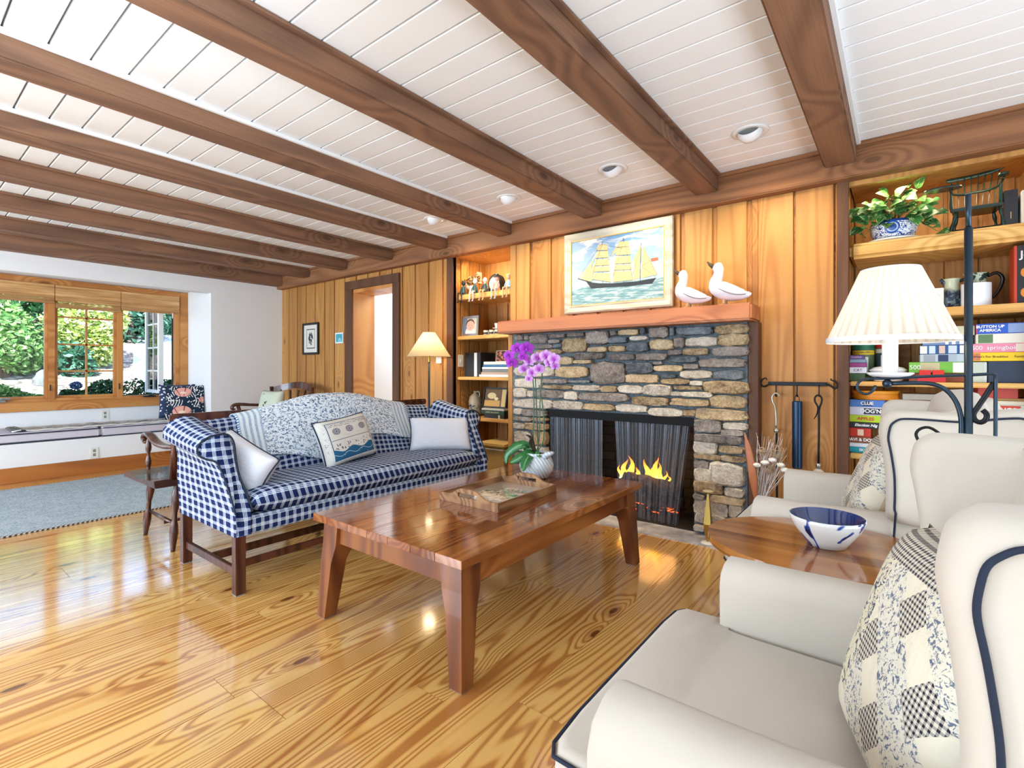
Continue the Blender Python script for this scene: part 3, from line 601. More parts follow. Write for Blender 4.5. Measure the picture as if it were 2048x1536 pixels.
one('leg',m_black,lambda m:m.tube([(-1.95,3.6,.045),(-1.95,3.6,.012)],.008,6),parent=GR); one('leg',m_black,lambda m:m.tube([(-1.32,3.6,.045),(-1.32,3.6,.012)],.008,6),parent=GR); one('leg',m_black,lambda m:m.tube([(-1.95,3.78,.045),(-1.95,3.78,.012)],.008,6),parent=GR); one('leg',m_black,lambda m:m.tube([(-1.32,3.78,.045),(-1.32,3.78,.012)],.008,6),parent=GR)
g=G('fire'); s=g.sep(g.obj((1,1,1),'Generated')); cc=g.ramp(s[2],[(0,'fff0a0'),(.35,'ffc838'),(.75,'ff8a1c'),(1,'e0521c')]); g.base('000000').set(Emission_Color=cc,Emission_Strength=3.2); m_fire=g.m
FI=thing('fire','orange flames licking up behind the mesh curtain','fire',(-1.5,3.7,.2))
def flame(x,y,z,h,r,lean,seed):
    m=MB(); q=random.Random(seed); n=8; pts=[];rr=[]
    for i in range(n+1):
        t=i/n; pts.append((x+lean*t*t*h+.012*math.sin(t*7+seed),y,z+h*t)); rr.append(r*(math.sin(PI*min(1,(t+.18)/1.18))**.8)*(1-t)**.45+.0008)
    m.tube(pts,rr,10,flat=(1,.5)); return m.build('flame',m_fire,parent=FI,smooth=True)
for i,(u,h,r) in enumerate(((1240,.06,.018),(1248,.10,.022),(1257,.07,.02),(1265,.12,.024),(1273,.06,.02),(1294,.11,.022),(1303,.08,.022),(1312,.13,.024),(1322,.10,.022),(1330,.06,.018),(1338,.04,.014))):
    p=aty(u,946,3.68); flame(p.x,3.68,.235,h*1.35+.02,r*1.25,(-.1,.15,.05,-.15,.1)[i%5],i)
g=G('embers'); n=g.noise(g.obj(),30,3); g.base('1a0c08').set(Emission_Color='ff5a18',Emission_Strength=g.M('MULTIPLY',g.sm(n,.52,.62),2.5)); m_emb=g.m
m=MB(); 
for i in range(60): m.ball((-1.65+rnd.uniform(-.33,.33),3.68+rnd.uniform(-.1,.1),.025+rnd.uniform(0,.02)),.02,1,(1,1,.6),jit=.15)
tag(m.build('ember_bed',m_emb),'glowing coals under the grate','embers',kind='stuff')
light('POINT','firelight',(-1.5,3.66,.34),3.5,(1,.45,.12),size=.18)
# ================= sofa =================
def plaid(name,K=.042,navy='16244e',mid='2e4882',pale='dfe6e6',src='UV'):
    g=G(name,.85,spec=.2); s=g.sep(g.obj((1/K,1/K,1/K),src))
    def band(x):
        f=g.M('FRACT',x); wide=g.M('LESS_THAN',f,.54)
        l=g.M('MAXIMUM',g.M('LESS_THAN',g.M('ABSOLUTE',g.M('SUBTRACT',f,.62)),.035),g.M('MAXIMUM',g.M('LESS_THAN',g.M('ABSOLUTE',g.M('SUBTRACT',f,.75)),.035),g.M('LESS_THAN',g.M('ABSOLUTE',g.M('SUBTRACT',f,.88)),.035)))
        return wide,l
    a,la=band(s[0]); b,lb=band(s[1]); 
    t=g.M('DIVIDE',g.M('ADD',g.M('SUBTRACT',1,a),g.M('SUBTRACT',1,b)),2)
    c=g.ramp(t,[(0,navy),(.5,mid),(1,'7890bc')]); ln=g.M('MULTIPLY',g.M('ADD',la,lb),.7); c=g.mix(g.M('MINIMUM',ln,1),c,pale)
    g.base(c); g.bump(g.noise(g.obj((1,1,1)),600,2),.1,.002); return g.m
m_plaid=plaid('navy plaid upholstery')
w_mah=wood('dark mahogany',['6a3c2a','4a2418','2c140e'],'z',12,3,.3,0,isl=False,coat=.3,src='Object',fib=.4)
SO=thing('camelback_sofa','camelback sofa in navy and white plaid with rolled arms and mahogany legs','sofa',(-2.9,2.0,0))
prof=[(1.08,.285,-2.53),(1.075,.40,-2.53),(1.067,.50,-2.58),(1.055,.60,-2.64),(1.04,.645,-2.67),(1.005,.66,-2.69),(.975,.685,-2.70),(.972,.725,-2.70),(1.0,.755,-2.70),(1.04,.772,-2.70),(1.09,.775,-2.70),(1.12,.76,-2.70),(1.135,.72,-2.69),(1.132,.64,-2.66),(1.132,.56,-2.62),(1.145,.48,-2.57),(1.155,.40,-2.53),(1.155,.285,-2.53)]
def arm(side):
    def Y(y): return y if side<0 else 4.0-y
    m=MB(); N=14
    for j in range(N): pass
    rs=[]
    for j in range(N+1):
        s=j/N; r=[]
        for y,z,x in prof:
            up=max(0,(z-.5)/.27); dip=.07*s**1.3*up
            r.append(Vector((x+(-3.24+.17*min(1,up)-x)*s, Y(y-.02*s*up*(1 if y<1.1 else 0)), z+dip)))
        rs.append(r)
    # rounded front lip
    cx=sum(p.y for p in rs[0])/len(rs[0]); f=[Vector((p.x+.012,p.y+(cx-p.y)*.12,p.z+(.56-p.z)*.02)) for p in rs[0]]
    m.rings([f]+rs,True,True)
    return m.build('arm',m_plaid,parent=SO,smooth=True,angle=55)
arm(-1); arm(1)
for sd in (-1,1):
    pts=[Vector((x+.014,y if sd<0 else 4.0-y,z)) for y,z,x in prof[1:-1]]
    m=MB(); m.tube(pts,.005,6); m.build('piping',m_navy,parent=SO,smooth=True)
def crest(Y): 
    d=(Y-2.02); return .792+.125*math.exp(-(abs(d)/.50)**2.3)+.02*max(0,abs(d)-.55)
def back(Y,s,off=0):
    """s 0..1 front bottom, over the crest, down behind"""
    T=crest(Y); r=.055
    pts=[(-3.00,.44),(-3.05,.58),(-3.11,.70)]
    if s<.42: 
        k=s/.42; x=-2.99-.17*k**1.1; z=.42+(T-r-.42)*k; n=(1,.15)
    elif s<.62:
        a=(s-.42)/.20*PI; x=-3.16-r+r*math.cos(a); z=T-r+r*math.sin(a); n=(math.cos(a),math.sin(a))
    else: 
        k=(s-.62)/.38; x=-3.27+.02*k; z=T-r-(T-r-.30)*k; n=(-1,0)
    return Vector((x+n[0]*off,Y,z+n[1]*off))
m=MB(); m.grid(lambda u,v:back(1.10+1.80*u,v),60,40,uvf=lambda u,v:(1.8*u,v*1.25)); m.build('back',m_plaid,parent=SO,smooth=True)
one('seat_rail',m_plaid,lambda m:m.box(-3.25,-2.525,1.10,2.90,.285,.375,.012),parent=SO,smooth=True,angle=40)
def f_cush(m):
    def P(u,v,s):
        a,b=u*2-1,v*2-1; e=(max(0,1-a**8)*max(0,1-b**10))**.4; w=.006*math.sin(u*9)*math.sin(v*14)
        x=-2.775+(.255+.018*(1-b**6))*-a; y=2.0+b*.845; return Vector((x,y,.43+s*(.064*e+w*e*.6*(s>0))))
    m.grid(lambda u,v:P(u,v,1),14,50,uvf=lambda u,v:(.54*u,1.69*v)); m.grid(lambda u,v:P(1-u,v,-1),14,50,uvf=lambda u,v:(.54*u,1.69*v))
one('seat_cushion',m_plaid,f_cush,parent=SO,smooth=True,weld=.0008)
for x in (-2.553,-3.215):
    for y in (1.105,2.0,2.895):
        L=one('leg',w_mah,lambda m:(m.box(x-.024,x+.024,y-.024,y+.024,.004,.29,.003),[m.box(x+.0235,x+.0262,y+a-.002,y+a+.002,.02,.28) for a in (-.012,0,.012)] if x>-3 else 0),parent=SO)
        one('felt_pad',m_groove,lambda m:m.box(x-.022,x+.022,y-.022,y+.022,0,.004),parent=L)
for y in (1.105,2.0,2.895): one('stretcher',w_mah,lambda m:m.box(-3.19,-2.577,y-.011,y+.011,.085,.125,.002),parent=SO)
one('stretcher',w_mah,lambda m:(m.box(-2.90,-2.88,1.116,1.989,.085,.125,.002),m.box(-2.90,-2.88,2.011,2.884,.085,.125,.002)),parent=SO)
one('stretcher',w_mah,lambda m:(m.box(-2.585,-2.567,1.13,1.976,.12,.155,.002),m.box(-2.585,-2.567,2.024,2.871,.12,.155,.002)),parent=SO)
# floral quilt over the back
g=G('blue floral quilt',.9,spec=.2); uv=g.obj((1,1,1),'UV'); s=g.sep(uv)
sp=g.N('Mapping',Vector=uv,Scale=(1,1,1)); nz=g.noise(uv,30,2,.5,0); vn=g.vor(uv,48,'F1'); 
fl=g.M('LESS_THAN',g.M('ABSOLUTE',g.M('SUBTRACT',vn,.24)),.07); sprig=g.M('MULTIPLY',g.M('GREATER_THAN',g.noise(uv,75,3,.6,1.2),.53),g.M('LESS_THAN',g.noise(uv,40,1),.54))
c=g.mix(g.M('MAXIMUM',g.M('MULTIPLY',fl,g.M('GREATER_THAN',g.noise(uv,18,1),.48)),sprig),'eef4f8','4c7090')
sd_=g.M('MULTIPLY',g.M('ABSOLUTE',g.M('SUBTRACT',s[0],.64)),1.0); st=g.M('GREATER_THAN',g.M('SINE',g.M('MULTIPLY',s[0],190)),.1)
dots=g.M('LESS_THAN',g.vor(uv,95),.3); cs=g.mix(g.M('MULTIPLY',st,g.M('ADD',.55,g.M('MULTIPLY',dots,.4))),'e8eef0','6f95b4')
c=g.mix(g.M('GREATER_THAN',sd_,.495),c,cs); c=g.mix(g.M('GREATER_THAN',sd_,.628),c,g.mix(g.N('TexChecker',1,Vector=uv,Scale=90),'e8eef0','4a78a8'))
m_quilt=g.base(c).bump(g.noise(uv,40,3),.35,.008).m
def f_q(m):
    def P(u,v):
        Y=1.36+1.29*u; lo=.16-.05*math.sin(u*PI)+.035*math.sin(u*11)+(.05 if u>.6 else 0)
        s_=lo+(.80-lo)*v; Y+= (.5-u)*-.03*(1-v); return back(Y,s_,.012+.003*math.sin(u*23+v*9)*(1-v)+.003)
    m.grid(P,90,40,uvf=lambda u,v:(1.29*u,.9*v))
q=one('throw_blanket',m_quilt,f_q,smooth=True,solid=.006); tag(q,'white quilt with small blue flowers draped over the sofa back','blanket')
# sofa pillows
g=G('white seersucker',.9,spec=.2); uv=g.obj((1,1,1),'UV'); g.base(g.mix(g.N('TexChecker',1,Vector=uv,Scale=90),'f2f0f2','e0e2ea')).bump(g.noise(uv,9,3),.3,.02); m_wh=g.m
def pil(name,c,xd,yd,w,h,t,mats,label,cord=None,n=18,cat='pillow',pinch=.07,parentname='pillow_body',twoside=False):
    T=place(c,xd,yd); m=MB(); pillow(m,w,h,t,T,n=n,pinch=pinch)
    if not cord: return tag(m.build(name,mats,smooth=True,weld=.0005),label,cat)
    r=thing(name,label,cat,(c[0],c[1],c[2]-h*.42)); m.build('cover',mats,parent=r,smooth=True,weld=.0005)
    m=MB()
    if twoside:
        for b in (-1,1):
            pts=[T@Vector(((i/14*2-1)*w/2*.98,b*h/2*(.86-.08*(1-(i/14*2-1)**2)),t*.5*(max(0,1-(i/14*2-1)**4)*max(0,1-.86**4))**.42+.002)) for i in range(15)]; m.tube(pts,.0035,6)
    else: edgecord(m,w,h,T,.0045,pinch)
    m.build('piping',cord,parent=r,smooth=True); return r
pil('throw_pillow',(-2.80,1.235,.600),(.80,.28,-.38),(-.35,.1,.85),.38,.22,.15,[m_wh,m_wh],'white seersucker pillow with navy piping against the near sofa arm',m_navy)
pil('throw_pillow',(-2.80,2.70,.600),(.55,.75,-.03),(-.35,.25,.9),.48,.27,.14,[m_wh,m_wh],'white lumbar pillow with navy trim at the far end of the sofa',m_navy)
# sampler pillow: drawn in UV
g=G('sampler cloth',.9,spec=.2); uv=g.obj((1,1,1),'UV'); s=g.sep(uv); U,V_=s[0],s[1]
cr='ece8de'; nv='1e3c6c'
nb=g.noise(uv,24,3,.7,2.5); small=g.M('GREATER_THAN',nb,.62)
edge=g.M('MAXIMUM',g.M('ABSOLUTE',g.M('SUBTRACT',U,.5)),g.M('ABSOLUTE',g.M('SUBTRACT',V_,.5)))
vine=g.M('MULTIPLY',g.M('GREATER_THAN',edge,.41),g.M('MULTIPLY',small,g.M('LESS_THAN',edge,.475)))
lines=g.M('MULTIPLY',g.M('LESS_THAN',g.M('ABSOLUTE',g.M('SUBTRACT',edge,.395)),.006),1)
hillh=g.M('ADD',.30,g.M('MULTIPLY',.035,g.M('SINE',g.M('MULTIPLY',U,17))))
hills=g.M('MULTIPLY',g.M('LESS_THAN',V_,hillh),g.M('LESS_THAN',edge,.40))
hl=g.M('LESS_THAN',g.M('ABSOLUTE',g.M('SUBTRACT',V_,g.M('ADD',.21,g.M('MULTIPLY',.03,g.M('SINE',g.M('MULTIPLY',U,22)))))),.006)
inner=g.M('LESS_THAN',edge,.38)
l2=g.M('LESS_THAN',g.M('ABSOLUTE',g.M('SUBTRACT',V_,.52)),.005); l3=g.M('MULTIPLY',g.M('LESS_THAN',g.M('ABSOLUTE',g.M('SUBTRACT',V_,.585)),.014),g.M('LESS_THAN',g.M('ABSOLUTE',g.M('SUBTRACT',U,.5)),.17))
abc=g.M('MULTIPLY',g.M('GREATER_THAN',V_,.80),g.M('GREATER_THAN',g.noise(g.obj((70,38,1),'UV'),1,1),.55))
plants=g.M('MULTIPLY',g.M('LESS_THAN',g.M('ABSOLUTE',g.M('SUBTRACT',V_,.38)),.07),g.M('GREATER_THAN',g.noise(g.obj((30,16,1),'UV'),1,2,.6,1),.60))
mot=0.0
for cx in (.25,.5,.76):
    d=circ(g,uv,cx,.70,.07,1.0); mm=g.M('MULTIPLY',g.M('LESS_THAN',d,.075),g.M('GREATER_THAN',g.M('ABSOLUTE',g.M('SINE',g.M('MULTIPLY',g.M('ADD',d,g.M('MULTIPLY',g.M('ABSOLUTE',g.M('SUBTRACT',U,cx)),1.4)),75))),.6)); mot=g.M('MAXIMUM',mot,mm)
ink=g.M('MULTIPLY',inner,g.M('MAXIMUM',g.M('MAXIMUM',l2,g.M('MULTIPLY',l3,small)),g.M('MAXIMUM',g.M('MULTIPLY',abc,.8),g.M('MAXIMUM',plants,mot))))
c=g.mix(g.M('MAXIMUM',vine,g.M('MAXIMUM',lines,ink)),cr,nv); c=g.mix(hills,c,'2e6a92'); c=g.mix(g.M('MULTIPLY',hills,hl),c,'b8d4e0'); c=g.mix(g.M('MULTIPLY',hills,g.M('LESS_THAN',g.vor(uv,16),.12)),c,'e8f0f0')
m_samp=g.base(c).m
pil('throw_pillow',(-2.90,1.93,.635),(-.10,.42,.035),(-.12,-.02,.34),.46,.31,.13,[m_samp,m_wh],'cream sampler pillow with blue hills and a tiny ship, middle of the sofa',m_navy)

# ================= coffee table =================
w_tab=wood('reddish acacia top',['c07c42','8c4824','552412','220e08'],'y',26,2.6,.12,.6,coat=.6,var=.55,bmp=.004,src='World',stretch=.10,fib=.25,kp='xy',kr=.04)
w_tabz=wood('reddish acacia leg',['a86a38','7c4222','4e2414','2c1208'],'z',20,2.2,.35,.5,coat=.12,var=.3,bmp=.04,src='World',stretch=.12,fib=.25)
CT=thing('coffee_table','large rectangular reddish-brown wooden coffee table with splayed square legs','coffee table',(-1.61,1.96,0))
tx0,tx1,ty0,ty1=-2.065,-1.155,1.21,2.69
def f_top(m):
    n=7; w=(tx1-tx0)/n
    for i in range(n): m.box(tx0+i*w+.0004,tx0+(i+1)*w-.0004,ty0,ty1,.428,.46,.0015,seg=1)
one('tabletop',w_tab,f_top,parent=CT)
one('apron',w_tabz,lambda m:m.box(tx0+.075,tx1-.075,ty0+.05,ty0+.073,.335,.427,.002),parent=CT)
one('apron',w_tabz,lambda m:m.box(tx0+.075,tx1-.075,ty1-.073,ty1-.05,.335,.427,.002),parent=CT)
one('apron',w_tab,lambda m:m.box(tx1-.068,tx1-.045,ty0+.10,ty1-.10,.335,.427,.002),parent=CT)
one('apron',w_tab,lambda m:m.box(tx0+.045,tx0+.068,ty0+.10,ty1-.10,.335,.427,.002),parent=CT)
for sx,X in ((-1,tx0),(1,tx1)):
    for sy,Y in ((-1,ty0),(1,ty1)):
        def f(m):
            rs=[]
            for z,ins,w in ((.004,.012,.058),(.25,.024,.078),(.33,.030,.098),(.427,.034,.102)):
                ax=X-sx*ins; ay=Y-sy*ins; bx=ax-sx*w; by=ay-sy*w; c_=[(ax,ay),(bx,ay),(bx,by),(ax,by)]
                rs.append([Vector((p[0],p[1],z)) for p in c_])
            m.rings(rs,True,True)
        L=one('leg',w_tabz,f,parent=CT); one('felt_pad',m_groove,lambda m:m.box(min(X-sx*.015,X-sx*.068),max(X-sx*.015,X-sx*.068),min(Y-sy*.015,Y-sy*.068),max(Y-sy*.015,Y-sy*.068),0,.004),parent=L)
# ================= armchairs =================
g=G('cream linen weave',.92,spec=.15); o=g.obj(); g.base(g.mix(g.noise(o,4,2),'d8cec0','cdc2b3')).bump(g.noise(o,900,2),.14,.002).set(Sheen_Weight=.2); m_lin=g.m
def softbox(m,x0,x1,y0,y1,z0,z1,b,seg=4): m.box(x0,x1,y0,y1,z0,z1,b,0,seg=seg)
g=G('patchwork',.9,spec=.2); uv=g.obj((1,1,1),'UV'); s=g.sep(uv); U,V_=s[0],s[1]
def pl(k): 
    a=g.M('LESS_THAN',g.M('FRACT',g.M('MULTIPLY',U,k)),.45); b=g.M('LESS_THAN',g.M('FRACT',g.M('MULTIPLY',V_,k)),.45); return g.mix(g.M('MULTIPLY',g.M('ADD',a,b),.5),'e2d8c6','2a2834')
toile=g.mix(g.M('GREATER_THAN',g.noise(uv,22,4,.7,1.5),.55),'e6dcc0','4a5468'); toil2=g.mix(g.M('GREATER_THAN',g.noise(uv,45,4,.7,1.0),.55),'e8e0cc','70788a')
dg=g.M('FRACT',g.M('MULTIPLY',g.M('ADD',U,V_),2.1)); dg2=g.M('FRACT',g.M('MULTIPLY',g.M('SUBTRACT',U,V_),2.1))
tri=g.M('MULTIPLY',g.M('GREATER_THAN',dg,.5),g.M('GREATER_THAN',dg2,.55))
c=toil2; c=g.mix(g.M('GREATER_THAN',dg,.62),c,'efe4cc'); c=g.mix(tri,c,pl(46)); 
e_=g.M('MAXIMUM',g.M('ABSOLUTE',g.M('SUBTRACT',U,.5)),g.M('ABSOLUTE',g.M('SUBTRACT',V_,.5)))
c=g.mix(g.M('MULTIPLY',g.M('LESS_THAN',U,.30),g.M('GREATER_THAN',V_,.2)),c,toile); c=g.mix(g.M('GREATER_THAN',V_,.83),c,pl(42)); c=g.mix(g.M('LESS_THAN',U,.13),c,pl(42))
m_patch=g.base(c).bump(g.noise(uv,12,3),.4,.015).m
m_tanc=plain('tan pillow back','d8c09a',.9)
def wing_outline(dx):
    P=[(.42,.60),(.032,.60),(.035,.68),(.034,.76),(.024,.84),(.014,.895),(.022,.945),(.048,.968),(.10,.970),(.22,.965),(.32,.985),(.38,.99),(.42,.90)]
    return [(x+dx,z) for x,z in P]
def armchair(Yc,dx,label):
    c=thing('wingback_armchair',label,'armchair',(dx,Yc,0),'cream wingback armchairs')
    def X(v): return v+dx
    one('seat_base',m_lin,lambda m:(softbox(m,X(-.42),X(.30),Yc-.385,Yc+.385,.14,.335,.02)),parent=c,smooth=True,angle=50)
    # T cushion
    out=[(-.475,-.318),(-.475,.318),(-.345,.322),(-.335,.264),(.10,.256),(.10,-.256),(-.335,-.264),(-.345,-.322)]
    def dens(P_,k=6):
        r=[]
        for i in range(len(P_)):
            a,b=Vector(P_[i]),Vector(P_[(i+1)%len(P_)])
            for j in range(k): r.append(a.lerp(b,j/k))
        q=[(r[i-1]+r[i]*2+r[(i+1)%len(r)])/4 for i in range(len(r))]
        return q
    def sm3(q,k=3):
        for _ in range(k): q=[(q[i-1]+q[i]*2+q[(i+1)%len(q)])/4 for i in range(len(q))]
        return q
    D=dens(out); cen=Vector((-.19,0))
    def ring(s_,z): return [Vector((X(cen.x+(p.x-cen.x)*s_),Yc+p.y*s_,z)) for p in D]
    m=MB(); m.rings([ring(.93,.338),ring(.995,.348),ring(1.0,.40),ring(.995,.455),ring(.97,.468),ring(.94,.471)],True,True); m.build('seat_cushion',m_lin,parent=c,smooth=True)
    m=MB(); m.tube(ring(1.004,.458),.0036,6,closed=True,cap=False); m.tube(ring(1.004,.347),.0036,6,closed=True,cap=False); m.build('cushion_piping',m_navy,parent=c,smooth=True)
    for sd in (-1,1):
        y=lambda v:Yc+sd*v
        # arm: pad with rounded top
        pr=[(.268,.34),(.270,.50),(.268,.575),(.275,.605),(.305,.620),(.345,.620),(.378,.602),(.392,.565),(.388,.45),(.385,.15),(.275,.15)]
        rs=[]
        for x,sc,dz in ((-.335,.86,-.018),(-.352,.96,-.004),(-.345,1,0),(-.2,1,.0),(0,1,.004),(.2,1,.006),(.34,1,.0)):
            cy,cz=.33,.40; rs.append([Vector((X(x),y(cy+(a-cy)*sc),cz+(b-cz)*sc+dz if b>.2 else b)) for a,b in pr])
        m=MB(); m.rings(rs,True,True); m.build('arm',m_lin,parent=c,smooth=True,angle=60)
        # wing
        W_=wing_outline(dx+(.012 if sd<0 else 0)); D2=sm3(dens(W_,8),5); cc=Vector((.22+dx,.80))
        def wr(s_,yy): return [Vector((cc.x+(p.x-cc.x)*s_,y(yy),cc.y+(p.y-cc.y)*s_)) for p in D2]
        m=MB(); m.rings([wr(.80,.392),wr(.86,.396),wr(.93,.393),wr(.98,.375),wr(1.0,.35),wr(.985,.318),wr(.94,.30),wr(.8,.296)],True,True); m.build('wing',m_lin,parent=c,smooth=True)
        m=MB(); pts=[Vector((cc.x+(p.x-cc.x)*.86,y(.399),cc.y+(p.y-cc.y)*.86)) for p in D2[10:90]]; pts=[Vector((pts[0].x-.01,pts[0].y,.30)),Vector((pts[0].x-.012,pts[0].y,.45))]+pts
        m.tube(pts,.0032,8); m.build('wing_piping',m_navy,parent=c,smooth=True)
    def f_back(m):
        def P(u,v):
            b=u*2-1; T=.975+.055*math.exp(-(b/.55)**2)
            if v<.45: k=v/.45; x=.075+.10*k+.03*(abs(b)**4)-.025*math.sin(PI*k)*(1-b*b); z=.40+(T-.04-.40)*k
            elif v<.6: a=(v-.45)/.15*PI; x=.245-.07*math.cos(a); z=T-.04+.04*math.sin(a)
            else: k=(v-.6)/.4; x=.315+.03*(1-k)*0+.03*k*-1; z=T-.04-(T-.04-.15)*k
            return Vector((X(x),Yc+b*.345,z))
        m.grid(P,24,30)
        for u in (0,1):
            m.face([m.v(P(u,v/30)) for v in range(31)])
    one('backrest',m_lin,f_back,parent=c,smooth=True,angle=60)
    for x in (-.37,.25):
        for sd in (-1,1): one('leg',w_mah,lambda m:m.box(X(x)-.02,X(x)+.02,Yc+sd*.34-.02,Yc+sd*.34+.02,0,.145,.003),parent=c)
    return c
armchair(1.015,0,'cream wingback armchair with navy piping, the near one at the front right')
armchair(2.385,-.085,'cream wingback armchair with navy piping, the far one beside the fireplace')
pil('throw_pillow',(.045,.985,.64),(.28,-.93,.05),(.30,.05,.9),.41,.39,.15,[m_patch,m_tanc],'patchwork pillow of toile and plaid on the near wingback armchair',None,n=20)
pil('throw_pillow',(-.065,2.39,.665),(.16,-.95,.05),(.36,.05,.9),.42,.40,.15,[m_patch,m_tanc],'patchwork pillow of toile and plaid on the far wingback armchair',None,n=18)
# ================= oval side table =================
w_ov=wood('walnut oval top',['c88848','a0602c','6c3a1c','3a1a0c'],'x',12,2.5,.14,0,coat=.5,var=.6,bmp=.03,src='World',stretch=.1,fib=.3)
w_ovz=wood('walnut base',['a8845c','8a6848','6a4c34','3a1a0c'],'z',10,2.5,.4,0,var=.2,bmp=.04,src='World',fib=.4)
OT=thing('side_table','oval walnut side table between the two wingback armchairs','side table',(-.19,1.73,0))
def f_ot(m):
    cx,cy,ax,ay=-.19,1.73,.312,.262; n=7
    for i in range(n):
        y0=-ay+2*ay*i/n; y1=-ay+2*ay*(i+1)/n; k=10
        def X_(y): return ax*math.sqrt(max(0,1-(y/ay)**2))
        ys_=[y0+(y1-y0)*j/k for j in range(k+1)]; poly=[(cx+X_(y),cy+y) for y in ys_]+[(cx-X_(y),cy+y) for y in ys_[::-1]]
        q=[]; 
        for p in poly:
            if not q or (abs(p[0]-q[-1][0])+abs(p[1]-q[-1][1]))>1e-4: q.append(p)
        if (abs(q[0][0]-q[-1][0])+abs(q[0][1]-q[-1][1]))<1e-4: q.pop()
        m.prism(q,'z',.563,.58)
one('tabletop',w_ov,f_ot,parent=OT)
one('rim',w_ov,lambda m:m.lathe([(.955,.548),(.99,.554),(1.0,.564),(.996,.572)],(-.19,1.73,0),64,sx=.312,sy=.262,cap=False),parent=OT,smooth=True)
one('apron',w_ovz,lambda m:(m.box(-.335,-.02,1.575,1.593,.46,.562,.002),m.box(-.335,-.02,1.867,1.885,.46,.562,.002),m.box(-.345,-.327,1.60,1.86,.46,.562,.002),m.box(-.05,-.032,1.60,1.86,.46,.562,.002)),parent=OT)
for x,sx in ((-.355,-1),(-.018,1)):
    for y,sy in ((1.565,-1),(1.895,1)):
        one('leg',w_ovz,lambda m:m.rings([[Vector((x+sx*.02+a*.012,y+sy*.02*0+b*.012,0)) for a,b in((-1,-1),(1,-1),(1,1),(-1,1))],[Vector((x+a*.02,y+b*.02,.562)) for a,b in((-1,-1),(1,-1),(1,1),(-1,1))]],True,True),parent=OT)
one('shelf',w_ovz,lambda m:m.box(-.34,-.03,1.58,1.88,.16,.175,.002),parent=OT)
# ================= shelves in the niches =================
def shelf(x0,x1,yf,z1,th,label,bull=0):
    o=one('wall_shelf',w_shelf,lambda m:(m.box(x0,x1,yf,3.98,z1-th,z1,.006 if not bull else .02,seg=3),m.box(x0,x1,3.95,3.99,z1-th-.03,z1-th) if 0 else 0)); return tag(o,label,'shelf','light pine shelves in the niches')
shelf(-3.45,-2.74,3.55,1.83,.05,'top pine shelf of the left niche, under the seated figurines')
shelf(-3.45,-2.74,3.55,1.426,.035,'second pine shelf of the left niche, holding the baby photo')
shelf(-3.45,-2.74,3.55,1.027,.03,'third pine shelf of the left niche, holding stacked magazines')
shelf(-3.45,-2.74,3.55,.64,.032,'lowest pine shelf of the left niche, holding the stoneware jug')
shelf(-.238,.545,3.55,1.84,.09,'thick top shelf of the right niche, with plant and small chair',1)
shelf(-.238,.545,3.55,1.435,.045,'second shelf of the right niche, with pitchers')
shelf(-.238,.545,3.55,1.029,.026,'third shelf of the right niche, with puzzles')
shelf(-.238,.545,3.55,.605,.03,'lowest shelf of the right niche, with board games')
light('AREA','niche_strip_left',(-3.1,3.62,2.17),4.0,(1,.80,.5),(.3,0,0),.5,.03)
light('AREA','niche_strip_right',(.15,3.62,2.15),2.6,(1,.82,.52),(.3,0,0),.6,.03)
# ================= helpers for small things =================
def gl(n,c,r=.12,**k): return plain(n,c,r,**k)
m_wcer=gl('white ceramic','eef0f2'); m_blk=gl('black paint','15161a',.35); m_iron=plain('black wrought iron','1a1d20',.45,metal=.6); m_paper=plain('paper','efe8d8',.8); m_silver=plain('silver','c8ccd0',.25,metal=.9)
def P2(u,v,Y): return aty(u,v,Y)
TX={}
def tcol(c):
    if c not in TX: TX[c]=plain('print '+c,c,.5)
    return TX[c]
def gamebox(name,u0,v0,u1,v1,Y,c,label,cat,txt=None,tc='ffffff',sz=.6,dep=.2,group=None,dx=0,bands=(),c2=None,shelfz=None,sh=0,tsx=1,bold=0):
    um=(u0+u1)/2; a,b=P2(u0,v0,Y),P2(u1,v1,Y); zt=P2(um,v0,Y).z; zb=P2(um,v1,Y).z
    if shelfz is not None: zb=shelfz+.0005
    g_=tcol(c); t=thing(name,label,cat,((a.x+b.x)/2,Y+dep/2,zb),group)
    one('box',g_,lambda m:m.box(a.x,b.x,Y,Y+dep,zb,zt-.0006,.002,seg=1),parent=t)
    for f0,f1,bc in bands:
        one('printed_panel',tcol(bc),lambda m:m.box(a.x+(b.x-a.x)*f0,a.x+(b.x-a.x)*f1,Y-.0012,Y+.001,zb+.003,zt-.004),parent=t)
    if txt:
        o=text(txt,(zt-zb)*sz,tcol(tc),t,((a.x+b.x)/2+dx*(b.x-a.x),Y-.0022,(zt+zb)/2),(PI/2,0,0),shear=sh,sx=tsx,bold=bold)
    return zt
